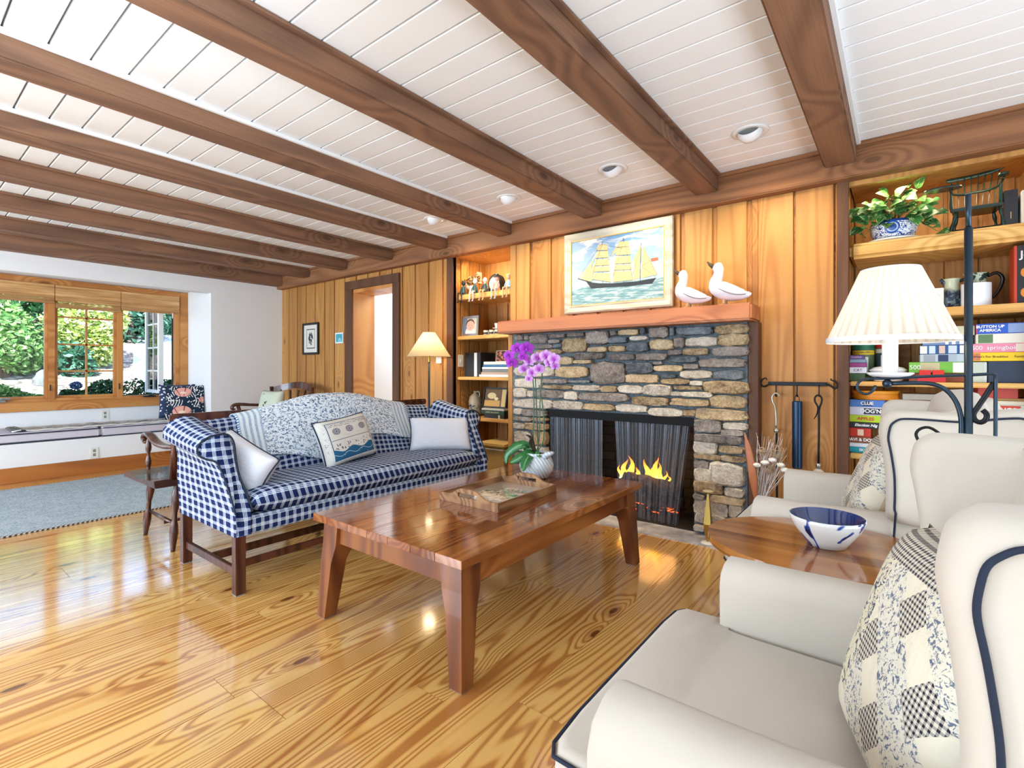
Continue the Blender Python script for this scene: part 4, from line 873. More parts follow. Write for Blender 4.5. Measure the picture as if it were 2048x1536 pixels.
# right niche, lowest shelf: left stack of board games
Yg=3.60; z=.606
st=[('teal',893,904.5,'1fa2b4','SKYJO','ffffff','teal board game box at the bottom of the left stack',1763),
('w',885,893,'e8ecf0',None,'c03028','thin white game box above the teal one',1752),
('br',872,885,'8a5030','DAVI & DOT','ffffff','brown game box with white letters, third from the bottom',1742),
('rd',855,872,'c8301c',None,'ffe8c0','red game box with small white animals, below the dark election one',1742),
('el',843,855,'22262c','Election Nig','ffffff','dark board game box with slanted white letters, left stack',1765),
('ap',829,843,'b4d020','APPLES','d83018','lime green game box with red letters, left stack',1765),
('dg',812,829,'d8d4e4',"DOG'N",'fafafa','pale game box with big white bubble letters in black outline',1768),
('cl',798,812,'4a78c0','CLUE','ffffff','cloudy blue game box at the top of the left stack',1770)]
for k,v0,v1,c,tx,tc,lb,u1 in st:
    um=(1698+u1)/2; dz=P2(um,v0,Yg).z-P2(um,v1,Yg).z
    zt=z+dz; a=P2(1699,800,Yg).x; b=P2(u1,800,Yg).x
    t=thing('board_game',lb,'board game',((a+b)/2,Yg+.1,z),'board games on the lowest right shelf')
    one('box',tcol(c),lambda m:m.box(a,b,Yg,Yg+.2,z,zt-.0006,.002,seg=1),parent=t)
    if k in('cl','rd','dg','sk'): 
        one('printed_panel',tcol({'cl':'1c2c58','rd':'f0d0b0','dg':'2a2a34'}[k]),lambda m:m.box(a+(b-a)*(.38 if k!='dg' else .42),a+(b-a)*(.66 if k!='dg' else .97),Yg-.001,Yg+.001,z+.006,zt-.008),parent=t)
    tx and text(tx,dz*.62,tcol(tc),t,((a+b)/2+(.12*(b-a) if k=='dg' else 0),Yg-.002,(z+zt)/2),(PI/2,0,0),shear=.25 if k=='el' else 0,bold=.0006)
    z=zt
t=thing('round_tin','shallow round orange tin lying on top of the left game stack','tin',(-.12,3.72,z)); one('tin',tcol('e88c14'),lambda m:m.lathe([(.112,0),(.115,.004),(.115,.035),(.113,.038)],(-.12,3.72,z),40),parent=t,smooth=True,angle=40); one('lid',tcol('f09c20'),lambda m:m.lathe([(.118,.038),(.119,.05),(.117,.053),(.05,.054)],(-.12,3.72,z),40),parent=t,smooth=True,angle=40)
gamebox('board_game',1765,858,1800,885,3.66,'2a2c38','small dark game box behind the red one','board game',None,dep=.15,shelfz=.6055,group='board games on the lowest right shelf')
gamebox('magazine',1805,788,1880,800,3.66,'b8b0a0','pale magazine lying across the games behind the far armchair','magazine',None,dep=.2)
# right stack, partly hidden by the armchair
gs='board games at the right end of the lowest shelf'
gamebox('board_game',1998,838+19,2100,838+38,3.60,'8a2018','dark red game box with big white letters at the bottom of the right stack','board game','CLUE','ffffff',.6,group=gs,shelfz=.606,bands=((.0,.2,'c8b8a0'),),dx=-.05)
gamebox('board_game',1998,845,2100,857,3.60,'e8e0d4','cream game box with pale letters, right stack','board game','LAND','c88878',.6,group=gs,bands=((.35,.5,'ffffff'),),dx=-.25)
gamebox('board_game',1998,833,2100,845,3.60,'f4f2ec','thin white game box under the pale green box','board game',None,group=gs,bands=((0,.12,'d05040'),))
gamebox('board_game',1996,811,2100,833,3.60,'d8e8d8','pale green game box with white letters on a red panel','board game','MONOPOLY','ffffff',.55,group=gs,bands=((.02,.45,'d8442c'),),dx=-.265,bold=.001)
gamebox('board_game',1990,803,2100,811,3.60,'ece4c8','cream box on top of the pale green one','board game',None,group=gs)
gamebox('board_game',1985,797,2100,803,3.60,'a88048','thin tan box under the red case','board game',None,group=gs)
gamebox('red_case',1955,775,2037,797,3.60,'a8342c','closed red case lying under the third shelf at right','case',None,bands=((.02,.98,'bc4438'),))
# right niche third shelf: left side
zs=1.0295
for v0,v1,c,lb,tx,tc,u1 in ((748,764,'3c5c34','green and white game box at the bottom, left end of the third shelf','','dce8c0',1730),(736,748,'f0f0f4','white game box with purple letters, left end of the third shelf','CAT','6a3c7c',1733),(727,736,'a04484','pink and purple card box with orange diamonds','','f4c060',1732),(720,727,'8aa4b4','small dull blue tin on the left stack','','ffffff',1731),(712,720,'6c4c94','purple card box at the top, left end of the third shelf','Codified','f0c8d8',1727)):
    um=1715; dz=P2(um,v0,3.62).z-P2(um,v1,3.62).z; a=P2(1699,740,3.62).x; b=P2(u1,740,3.62).x
    t=thing('card_game',lb,'card game',((a+b)/2,3.7,zs),'small games on the third right shelf'); z0,z1=zs,zs+dz
    one('box',tcol(c),lambda m:m.box(a,b,3.62,3.76,z0,z1-.0006,.002,seg=1),parent=t)
    if tx: text(tx,dz*.6,tcol(tc),t,((a+b)/2,3.618,(z0+z1)/2),(PI/2,0,0))
    zs=z1
def canister(u0,u1,v0,v1,Y,c,cl,label,tx,bc,zb=1.0295):
    a,b=P2(u0,700,Y).x,P2(u1,700,Y).x; zt=P2((u0+u1)/2,v0,Y).z; x=(a+b)/2; r=(b-a)/2; t=thing('canister',label,'canister',(x,Y+r,zb))
    one('body',tcol(c),lambda m:m.lathe([(r,0),(r,zt-zb-.03)],(x,Y+r,zb),32),parent=t,smooth=True,angle=40); one('lid',tcol(cl),lambda m:m.lathe([(r*1.03,zt-zb-.035),(r*1.03,zt-zb-.002),(r*.98,zt-zb)],(x,Y+r,zb),32),parent=t,smooth=True,angle=40)
    one('printed_band',tcol(bc),lambda m:m.lathe([(r*1.005,zt-zb-.065),(r*1.005,zt-zb-.04)],(x,Y+r,zb),32,cap=False),parent=t,smooth=True)
    one('picture_label',tcol('f0ece8'),lambda m:m.box(x-r*.5,x+r*.5,Y-.004+r*.1,Y+r*.3,zb+.05,zt-.075,.004),parent=t)
    if tx: text(tx,.016,tcol('2a2a20'),t,(x,Y-.002,zt-.052),(PI/2,0,0),sx=.8)
canister(1703,1748,688,764,3.72,'5a6c48','1c6a4c','puzzle canister with dark green lid and yellow band','NATIONAL PARKS','f0c820')
canister(1750,1797,684,764,3.74,'3c4c54','d02820','puzzle canister with red lid behind the lamp base',None,'d8d0c0')
t=thing('covered_dish','white ceramic covered dish on the third shelf behind the lamp','dish',P2(1776,764,3.68).xy.to_3d()+Vector((0,0,1.0295))); c0=WP[t.name]
one('dish',m_wcer,lambda m:m.lathe([(.06,0),(.07,.004),(.078,.03),(.085,.055),(.09,.06)],c0,36),parent=t,smooth=True); one('lid',m_wcer,lambda m:m.lathe([(.092,.061),(.090,.068),(.07,.082),(.03,.09),(.014,.094),(.018,.104),(.006,.110)],c0,36),parent=t,smooth=True)
gp='puzzle boxes on the third right shelf'
zz=1.0295
gamebox('puzzle_box',1818,724,1932,746,3.62,'74b840','green and white puzzle box marked 500, behind the lamp arm','puzzle','500','ffffff',.55,group=gp,bands=((.2,.55,'c4b890'),(.78,.98,'eef0e8')),dx=-.39)
gamebox('puzzle_box',1818,746,1930,764,3.64,'9a5030','rust coloured puzzle box under the green and white one','puzzle',None,'e8c8a8',.4,group=gp,shelfz=1.0295,dx=-.2)
gamebox('puzzle_box',1840,708,1933,724,3.62,'b8c4cc','light grey puzzle box with a navy square','puzzle',None,group=gp,bands=((.08,.34,'98a0a8'),(.40,.62,'22345c'),(.64,.8,'a8b4c0')))
gamebox('puzzle_box',1840,690,1933,708,3.62,'1c5088','blue puzzle box with two white lettered blocks','puzzle',None,'ffffff',.3,group=gp,bands=((0,.16,'e8e4d8'),(.2,.34,'c8d8ec'),(.62,.8,'c8d4e0'),(.42,.55,'d8b8a8'),(.86,1,'e8e8e8')))
gamebox('puzzle_box',1845,671,1938,690,3.62,'7088b0','dusty blue puzzle box with white round badges','puzzle',None,'f4f4f8',.45,group=gp,bands=((.5,.57,'f0f0ee'),(.64,.72,'f0f0ee'),(.8,.92,'e4e6ea')))
gamebox('puzzle_box',1888,652,1950,671,3.62,'e4d8b0','cream puzzle box with a blue line of letters at the top','puzzle',None,'3c5c9c',.3,group=gp,bands=((.15,.35,'a8a8a0'),(.4,.92,'d0cca8')))
gamebox('toy_blocks',1838,740,1862,752,3.56,'d02018','left one of two small red boxes at the shelf front','toy',None,dep=.03,group='small red boxes')
gamebox('toy_blocks',1865,740,1888,752,3.56,'dc2418','right one of two small red boxes at the shelf front','toy',None,dep=.03,group='small red boxes')
gamebox('toy_tray',1834,752,1892,764,3.56,'c81c28','red tray under the two small red boxes','toy tray',None,dep=.04,shelfz=1.0295)
gamebox('puzzle_box',1943,724,1974,765,3.60,'d0d4cc','pale grey upright box right of the lamp pole','puzzle',None,group=gp,shelfz=1.0295,bands=((.08,.8,'c4ccbc'),))
gamebox('puzzle_box',1976,722,2100,765,3.60,'28364e','large plain navy box at the right end of the third shelf','puzzle',None,group=gp,shelfz=1.0295,dx=0)
gamebox('puzzle_box',1943,704,2100,722,3.60,'f4cc18','yellow puzzle box with brown letters','puzzle','What\'s For Breakfast     Family Time Puzzle','5a3c20',.34,group=gp,bands=((.0,.12,'c87850'),))
gamebox('puzzle_box',1943,686,2100,704,3.60,'e88ca4','pink puzzle box lettered 500','puzzle','500  springbok','ffffff',.62,group=gp,bands=((.58,1,'ecd8c8'),),dx=-.2)
gamebox('puzzle_box',1952,666,2100,686,3.60,'eae4d4','cream puzzle box with a green picture','puzzle',None,'b8b8b0',.4,group=gp,bands=((.03,.24,'5c7c50'),),dx=-.05)
gamebox('puzzle_box',1952,645,2100,666,3.60,'2458c0','blue puzzle box with white letters on top of the right stack','puzzle','BUTTON UP\nAMERICA','ffffff',.36,group=gp,bands=((.45,.95,'8ca4d0'),(0,.02,'d03030')),dx=-.3,bold=.0005)
# second shelf
def pitcher(c,h,r,mat,hm,label,side=-1,slim=1):
    t=thing('pitcher',label,'pitcher',c); c=Vector(c)
    one('body',mat,lambda m:m.lathe([(r*.75,0),(r*1.0,.01*h),(r*1.12,.25*h),(r*.95,.55*h),(r*.72,.78*h),(r*.85,.95*h),(r*.95,h),(r*.9,h),(r*.68,.78*h),(r*.85,.5*h),(r*.9,.1*h)],c,28,cap=False),parent=t,smooth=True)
    one('spout',mat,lambda m:m.tube([c+Vector((-side*r*.7,-.01,h*.86)),c+Vector((-side*r*1.15,-.01,h*1.02))],[r*.3,r*.16],8),parent=t,smooth=True)
    one('handle',hm,lambda m:m.tube([c+Vector((side*r*.8,0,h*.9)),c+Vector((side*r*1.5,0,h*.98)),c+Vector((side*r*2.0,0,h*.8)),c+Vector((side*r*1.6,0,h*.45)),c+Vector((side*r*.95,0,h*.25))],[.007,.009,.009,.008,.007],8),parent=t,smooth=True)
    return t
g=G('painted dark landscape jug',.2); o=g.obj(); s=g.sep(o); m_jug=g.base(g.mix(g.sm(g.M('ADD',s[2],g.M('MULTIPLY',g.noise(o,30,2),.06)),.16,.12),'c8ccb0',g.mix(g.M('GREATER_THAN',g.noise(o,45,3),.5),'1c2c44','5a6c70'))).m
g=G('green leaf jug',.2); o=g.obj(); s=g.sep(o); m_jug2=g.base(g.mix(g.M('GREATER_THAN',g.noise(o,30,2),.52),'c8d4b4','2c4c40')).m
a=P2(1903,613,3.72); pitcher((a.x,3.72,1.4355),.17,.042,m_jug,m_blk,'pitcher painted with a dark blue landscape, left of the white cylinder',1)
a=P2(1955,613,3.82); pitcher((a.x,3.80,1.4355),.20,.05,m_jug2,m_blk,'taller pale green pitcher with big black handle, behind the white cylinder',1)
a=P2(1954,612,3.62); t=thing('paper_roll','plain white cylinder standing in front of the green pitcher','cylinder',(a.x,3.66,1.4355))
one('tube',m_wcer,lambda m:m.lathe([(.062,0),(.062,.125),(.057,.125),(.057,.11)],(a.x,3.66,1.4355),40,cap=True),parent=t,smooth=True,angle=50)
a=P2(1854,613,3.66); b=P2(1888,613,3.66); t=thing('framed_card','white card with a small brown wreath leaning behind the lampshade','card',((a.x+b.x)/2-.02,3.68,1.4355))
one('card',m_paper,lambda m:m.box(a.x-.05,b.x,3.67,3.69,1.436,1.555,.002),parent=t)
g=G('wreath print'); d=circ(g,g.obj((1,1,1),'UV'),.5,.5,.3); nn=g.noise(g.obj((1,1,1),'UV'),14,3); m_wr=g.base(g.mix(g.M('MULTIPLY',g.M('LESS_THAN',g.M('ABSOLUTE',g.M('SUBTRACT',d,.33)),.13),g.M('GREATER_THAN',nn,.5)),'f4efe2','7a5848')).m
one('wreath_print',m_wr,lambda m:m.quad((a.x-.015,3.669,1.452),(b.x-.012,3.669,1.452),(b.x-.012,3.669,1.54),(a.x-.015,3.669,1.54)),parent=t)
t=thing('block_game','tall red and black game box, right end of the second shelf','board game',(.46,3.68,1.4355)); a=P2(2028,560,3.6)
one('box',tcol('26262a'),lambda m:m.box(a.x+.012,a.x+.10,3.6,3.74,1.4355,P2(2028,492,3.6).z,.002),parent=t)
one('side_panel',tcol('d04420'),lambda m:m.box(a.x,a.x+.0125,3.6,3.74,1.4355,P2(2028,492,3.6).z,.002),parent=t)
text('Je',.05,tcol('ffffff'),t,(a.x+.04,3.598,P2(2035,510,3.6).z),(PI/2,0,0),bold=.001)
for i,v in enumerate((545,585)): one('printed_panel',tcol('f0941c'),lambda m:m.ball((a.x+.045,3.5995,P2(2040,v,3.6).z),.022,2,(1,.05,1.2)),parent=t)
# top shelf: plant in a blue and white bowl
cp=P2(1787,480,3.66); cp=Vector((cp.x,3.70,1.841))
t=thing('saucer','pale round saucer under the blue and white plant bowl','saucer',cp); one('plate',m_cream,lambda m:m.lathe([(.05,.0),(.11,.004),(.138,.012),(.135,.014),(.04,.006)],cp,36),parent=t,smooth=True)
g=G('blue and white porcelain',.15); uv=g.obj((1,1,1),'Object'); n=g.noise(uv,60,3,.65,1.8); s=g.sep(uv); at=g.M('ARCTAN2',s[1],s[0])
c=g.mix(g.M('GREATER_THAN',n,.53),'eef2f6','2c4c94'); c=g.mix(g.M('GREATER_THAN',s[2],.092),c,'24468c'); c=g.mix(g.M('LESS_THAN',s[2],.012),c,'2c508c')
dd=g.N('VectorMath',1,_s={'operation':'DISTANCE'},i0=uv,i1=(-.005,-.105,.062)); c=g.mix(g.M('LESS_THAN',dd,.036),c,'24509c'); c=g.mix(g.M('LESS_THAN',g.M('ABSOLUTE',g.M('SUBTRACT',dd,.024)),.003),c,'b0c8e8'); m_bw=g.base(c).m
pp=thing('potted_plant','trailing variegated pothos in a blue and white porcelain bowl','potted plant',cp+Vector((0,0,.0145)))
one('bowl',m_bw,lambda m:m.lathe([(.075,0),(.09,.006),(.108,.04),(.115,.08),(.112,.105),(.106,.105),(.106,.085)],WP[pp.name],40,cap=False),parent=pp,smooth=True)
one('soil',plain('soil','2c2018',.95),lambda m:m.lathe([(.001,.088),(.105,.088)],WP[pp.name],24,cap=False),parent=pp)
def leafmesh(m,p,dirv,up,L,w,curl=.25,mi=0,n=5):
    """pointed oval leaf, base at p"""
    d=Vector(dirv).normalized(); s_=d.cross(Vector(up)); s_=s_.normalized() if s_.length>1e-4 else Vector((1,0,0)); nn=s_.cross(d).normalized()
    rows=[]
    for i in range(n+1):
        t_=i/n; ww=w*math.sin(PI*min(1,t_*.97+.03)**.8)**.9*(1-.25*t_); c_=p+d*L*t_-nn*curl*L*t_*t_
        rows.append((m.v(c_-s_*ww+nn*ww*.25),m.v(c_),m.v(c_+s_*ww+nn*ww*.25)))
    for i in range(n):
        a,b=rows[i],rows[i+1]
        m.face([a[0],a[1],b[1],b[0]],[(0,i/n),(.5,i/n),(.5,(i+1)/n),(0,(i+1)/n)],mi); m.face([a[1],a[2],b[2],b[1]],[(.5,i/n),(1,i/n),(1,(i+1)/n),(.5,(i+1)/n)],mi)
g=G('variegated leaf',.35); uv=g.obj((1,1,1),'UV'); n=g.noise(g.obj((9,2,1),'UV'),1,2,w=g.M('MULTIPLY',g.island(),20)); c=g.ramp(g.island(),[(0,'1e4a24'),(.5,'3f7a3c'),(1,'5a9444')]); c=g.mix(g.M('GREATER_THAN',n,.59),c,'b8cc88'); m_poth=g.base(c).m
r_=random.Random(21); m=MB(); ms=MB(); base=WP[pp.name]+Vector((0,0,.10))
tips=[P2(u,v,Y) for u,v,Y in ((1712,415,3.62),(1725,430,3.62),(1740,412,3.62),(1708,440,3.6),(1722,455,3.6),(1735,445,3.58),(1760,400,3.68),(1775,385,3.7),(1790,395,3.68),(1810,372,3.7),(1820,385,3.7),(1835,400,3.7),(1850,410,3.66),(1865,405,3.68),(1842,425,3.62),(1855,435,3.6),(1868,428,3.62),(1850,445,3.6),(1865,455,3.58),(1875,462,3.58),(1800,420,3.6),(1780,425,3.6),(1765,432,3.58),(1775,445,3.58),(1815,415,3.62),(1830,430,3.6),(1795,405,3.64),(1750,425,3.6),(1805,395,3.66),(1832,378,3.7),(1725,475,3.57),(1770,415,3.62))]
for tp in tips:
    c1=base+(tp-base)*.5+Vector((0,0,.05)); pts=[base+Vector((r_.uniform(-.04,.04),r_.uniform(-.03,.03),-.02)),c1,tp]; ms.tube(pts,.0018,5)
    for k in range(3):
        q=c1.lerp(tp,k/2) if k else c1; d=Vector((tp.x-base.x,-.35*r_.random()-.05,r_.uniform(-.12,.10)))+Vector((r_.uniform(-.1,.1),0,0)); L=r_.uniform(.06,.085); leafmesh(m,q+Vector((r_.uniform(-.01,.01),r_.uniform(-.02,.01),r_.uniform(-.01,.01))),d,(0,-1,.5),L,L*.42)
m.build('foliage',m_poth,parent=pp,smooth=True,recalc=False); ms.build('stem',plain('vine stem','5c7c3c',.6),parent=pp)
# miniature windsor writing chair
m_grn=gl('dark green paint','14302a',.3); zt=1.841
B=P2(1950,440,3.68); cx,cy=B.x+.0,3.69
t=thing('miniature_chair','dark green miniature windsor chair with a writing arm','miniature chair',(cx,cy,zt))
def px3(u,v,Y=3.68): return P2(u,v,Y)
one('seat',m_grn,lambda m:m.prism([(px3(1900,413).x,3.60),(px3(2003,400).x,3.60),(px3(1997,395).x,3.77),(px3(1910,405).x,3.77)],'z',1.952,1.969,bev=.004),parent=t)
sx0,sx1=px3(1912,410).x,px3(1996,400).x
for x,y,dx_,dy_ in ((sx0,3.625,-.03,-.02),(sx1,3.625,.015,-.02),(sx0+.01,3.75,-.02,.03),(sx1-.01,3.75,.02,.03)):
    one('leg',m_grn,lambda m:m.tube([(x,y,1.954),(x+dx_*.3,y+dy_*.3,1.925),(x+dx_*.5,y+dy_*.5,1.90),(x+dx_*.75,y+dy_*.75,1.868),(x+dx_,y+dy_,1.8415)],[.006,.009,.005,.009,.005],8),parent=t,smooth=True)
one('stretcher',m_grn,lambda m:(m.tube([(sx0-.02,3.62,1.868),(sx0-.015,3.77,1.868)],.004,6),m.tube([(sx1+.01,3.62,1.868),(sx1+.01,3.77,1.868)],.004,6),m.tube([(sx0-.018,3.69,1.868),(sx1+.01,3.69,1.868)],.004,6)),parent=t)
ax,bx=px3(1900,378).x,px3(2000,365).x; za=px3(1945,380).z
one('arm_rail',m_grn,lambda m:m.tube([(ax,3.62,za),(ax+.01,3.70,za),(ax+.05,3.765,za+.005),((ax+bx)/2,3.78,za+.01),(bx-.03,3.765,za+.01),(bx,3.70,za+.01),(bx+.005,3.60,za+.02)],.0065,8),parent=t,smooth=True)
one('writing_arm',m_grn,lambda m:m.lathe([(1,0),(1.02,.004),(1,.009)],(ax-.035,3.60,za+.003),24,sx=.080,sy=.045),parent=t)
one('hand_rest',m_grn,lambda m:m.lathe([(1,0),(1.02,.004),(1,.010)],(bx+.005,3.60,za+.03),16,sx=.022,sy=.03),parent=t)
xs=[ax+.02+(bx-ax-.04)*i/7 for i in range(8)]; zr=px3(1970,345).z+.022
for i,x in enumerate(xs): one('spindle',m_grn,lambda m:m.tube([(x,3.76,1.967),(x+.012+(i-3.5)*.006,3.80,zr+.012*abs(i-3.5)/3.5)],.0025,6),parent=t)
for x,y in ((ax+.0,3.63),(ax+.005,3.68),(bx,3.63),(bx,3.68),(bx,3.655)): one('spindle',m_grn,lambda m:m.tube([(x,y,1.967),(x,y,1.985),(x,y,za)],[.003,.006,.003],6),parent=t)
one('crest_rail',m_grn,lambda m:m.tube([(xs[0]-.03,3.79,zr-.004),(xs[1],3.80,zr),(xs[3]+.01,3.805,zr+.003),(xs[6]+.02,3.80,zr+.010),(xs[7]+.06,3.79,zr+.03)],[.007,.009,.009,.009,.006],8,flat=(.5,1.3)),parent=t,smooth=True)
a=P2(2008,410,3.62); t=thing('black_box','glossy black box with small gold letters beside the miniature chair','box',(a.x+.03,3.68,1.841))
one('box',gl('glossy black card','14121a',.2),lambda m:m.box(a.x,a.x+.052,3.62,3.74,1.841,P2(2025,379,3.62).z,.002),parent=t); one('gold_print',tcol('c8a860'),lambda m:m.box(a.x+.024,a.x+.027,3.6185,3.621,1.88,1.915),parent=t)
a=P2(2044,410,3.62); one('book',m_paper,lambda m:m.box(a.x-.004,a.x+.05,3.60,3.76,1.841,P2(2044,382,3.62).z,.003)); tag(bpy.data.objects['book'],'pale book standing at the right end of the top shelf','book')
# ================= left niche contents =================
def seated(u,vb,head,body,legc,label,kind):
    """little figure sitting on the shelf edge with dangling legs"""
    q=P2(u,vb,3.56); x=q.x; z0=1.8305; y=3.575; t=thing('seated_figurine',label,'figurine',(x,y,z0),'seated figurines on the top left shelf')
    one('body',body,lambda m:m.lathe([(.034,.0),(.034,.01),(.028,.03),(.018,.065),(.011,.085),(.009,.092)],(x,y,z0),14,sy=.8),parent=t,smooth=True)
    hz=z0+.115
    def f(m):
        m.ball((x,y,hz),.024,2,(.9,.9,1.1))
    one('head',head,f,parent=t,smooth=True)
    if kind=='duck': one('beak',tcol('c07848'),lambda m:m.tube([(x-.012,y-.005,hz-.002),(x-.045,y-.012,hz-.008)],[.010,.004],8),parent=t,smooth=True); one('neck',head,lambda m:m.tube([(x,y,z0+.08),(x,y,hz)],.011,8),parent=t)
    if kind=='hat': one('hat',tcol('2a3a30'),lambda m:m.lathe([(.038,0),(.038,.004),(.018,.006),(.017,.026),(.012,.03)],(x,y,hz+.014),16),parent=t)
    if kind=='cat': one('ear',head,lambda m:m.tube([(x-.013,y,hz+.015),(x-.017,y,hz+.036)],[.008,.001],6),parent=t); one('ear',head,lambda m:m.tube([(x+.013,y,hz+.015),(x+.017,y,hz+.036)],[.008,.001],6),parent=t)
    for s_ in (-1,1):
        L=one('leg',legc,lambda m:m.tube([(x+s_*.014,y-.01,z0+.012),(x+s_*.020,y-.052,z0+.012),(x+s_*.022,y-.054,z0-.03),(x+s_*.022,y-.056,z0-.075)],[.008,.008,.006,.006],8),parent=t,smooth=True)
        one('foot',legc,lambda m:m.ball((x+s_*.022,y-.062,z0-.078),.010,1,(.8,1.5,.7)),parent=L)
        one('arm',body,lambda m:m.tube([(x+s_*.014,y,z0+.078),(x+s_*.034,y-.008,z0+.045),(x+s_*.03,y-.02,z0+.018)],[.007,.006,.006],7),parent=t,smooth=True)
bl=tcol('16181c'); gy=tcol('c8ccd0'); tn=tcol('d8b088'); dnm=tcol('2c4c50'); lb_=tcol('9cc0dc'); pk=tcol('d8a8a0')
seated(925,590,bl,dnm,bl,'seated black sheep figurine in a dark dress, leftmost on the top shelf','cat')
seated(948,588,gy,dnm,gy,'seated grey cat figurine in a dark dress, second from the left','cat')
seated(968,586,gy,dnm,tn,'seated goose figurine with orange beak in a dark coat','duck')
seated(992,583,pk,pk,gy,'seated figurine with a black hat in front of the clock','hat')
seated(1015,580,tn,lb_,tn,'seated cow figurine in a light blue dress at the right end','cat')
c0=Vector((P2(990,575,3.70).x,3.72,1.8305)); t=thing('mantel_clock','round black mantel clock with a cream dial behind the hat figurine','clock',c0)
def f(m):
    pts=[(c0.x+.085*math.cos(a),c0.z+.098+.092*math.sin(a)) for a in [PI*(-.18)+PI*1.36*k/24 for k in range(25)]]; pts=[(c0.x+.085,c0.z)]+pts+[(c0.x-.085,c0.z)]; m.prism(pts,'y',3.69,3.76,bev=.006)
one('case',m_blk,f,parent=t,smooth=True,angle=40); Rm=Matrix.Translation((c0.x,3.69,c0.z+.098))@Matrix.Rotation(PI/2,4,'X')
D_=one('dial',tcol('ece4c4'),lambda m:m.lathe([(.001,.003),(.066,.003)],(0,0,0),32,R=Rm,cap=False),parent=t)
one('bezel',m_blk,lambda m:m.tube([Rm@Vector((.068*math.cos(2*PI*k/32),.068*math.sin(2*PI*k/32),.004)) for k in range(32)],.005,8,closed=True,cap=False),parent=t,smooth=True)
one('hour_marks',bl,lambda m:[m.box(-.0015,.0015,.050,.058,.0035,.0045,R=Rm@Matrix.Rotation(k*PI/6,4,'Z')) for k in range(12)],parent=D_)
one('hand',bl,lambda m:m.box(-.0015,.0015,0,.045,.0046,.0056,R=Rm@Matrix.Rotation(.9,4,'Z')),parent=D_); one('hand',bl,lambda m:m.box(-.002,.002,0,.03,.0046,.0056,R=Rm@Matrix.Rotation(2.6,4,'Z')),parent=D_)
c0=Vector((P2(942,585,3.68).x,3.70,1.8305)); t=thing('flower_vase','white rabbit shaped vase of dried brown hydrangeas','vase',c0)
one('vase',m_wcer,lambda m:(m.lathe([(.02,0),(.03,.005),(.034,.05),(.028,.085),(.026,.10),(.03,.105)],c0,20,cap=True),m.ball(c0+Vector((-.075,0,.135)),.028,2,(.8,.9,1.2)),m.tube([c0+Vector((-.075,0,.11)),c0+Vector((-.03,0,.08))],.018,8)),parent=t,smooth=True)
m=MB(); leaves(m,[(c0+Vector((-.02,0,.16)),(.055,.04,.04)),(c0+Vector((.055,0,.175)),(.04,.035,.045))],700,.013,4); m.build('dried_flowers',leafmat('dried petals','6a4428','a87c4c','e8d8a8'),parent=t,recalc=False)
a=P2(1021,512,3.66); t=thing('candlestick','white and blue candlestick half hidden behind the chimney panelling','candlestick',(a.x+.02,3.70,1.8305)); one('stem',m_bw,lambda m:m.lathe([(.04,0),(.03,.02),(.012,.06),(.02,.12),(.012,.2),(.018,.26),(.035,.30),(.03,.30)],(a.x+.02,3.70,1.8305),20),parent=t,smooth=True)
# baby portrait
def picframe(name,label,cat,x0,x1,z0,z1,y,w,mats,pic,tilt=0,group=None,th=.016,matt=None):
    t=thing(name,label,cat,((x0+x1)/2,y,z0),group); R=Matrix.Translation((0,y,z0))@Matrix.Rotation(-tilt,4,'X')@Matrix.Translation((0,-y,-z0)) if tilt else None
    def f(m):
        m.box(x0,x0+w,y-th,y,z0,z1,.003,R=R); m.box(x1-w,x1,y-th,y,z0,z1,.003,R=R); m.box(x0+w,x1-w,y-th,y,z0,z0+w,.003,R=R); m.box(x0+w,x1-w,y-th,y,z1-w,z1,.003,R=R); m.box(x0+w,x1-w,y-.003,y,z0+w,z1-w,0,R=R)
    one('frame',mats,f,parent=t)
    T=R or Matrix.Identity(4); e=.0045
    m=MB(); m.quad(*[T@Vector(p) for p in ((x0+w,y-e,z0+w),(x1-w,y-e,z0+w),(x1-w,y-e,z1-w),(x0+w,y-e,z1-w))]); m.build('picture',pic,parent=t)
    return t
g=G('baby portrait',.3); uv=g.obj((1,1,1),'UV'); s=g.sep(uv); c=g.mix(g.M('GREATER_THAN',s[0],.25),'6a7a94','c8c0b0')
c=g.mix(g.M('LESS_THAN',circ(g,uv,.5,.12,.3,1.1),.36),c,'e8dcdc'); c=g.mix(g.M('LESS_THAN',circ(g,uv,.48,.64,.3,1),.32),c,'5a4438'); c=g.mix(g.M('LESS_THAN',circ(g,uv,.5,.52,.3,.92),.29),c,'e4a898')
for cx,cy,rr,cc in ((.40,.55,.028,'241c1c'),(.60,.55,.028,'241c1c'),(.5,.38,.035,'b04444'),(.5,.46,.02,'c88878')): c=g.mix(g.M('LESS_THAN',circ(g,uv,cx,cy,rr,1.4),rr),c,cc)
m_baby=g.base(c).m
a,b=P2(924,670,3.62),P2(957,670,3.62); picframe('baby_portrait','silver framed baby portrait on the second left shelf','photo',a.x,b.x,1.4265,P2(940,632,3.62).z,3.62,.022,m_silver,m_baby,.08)
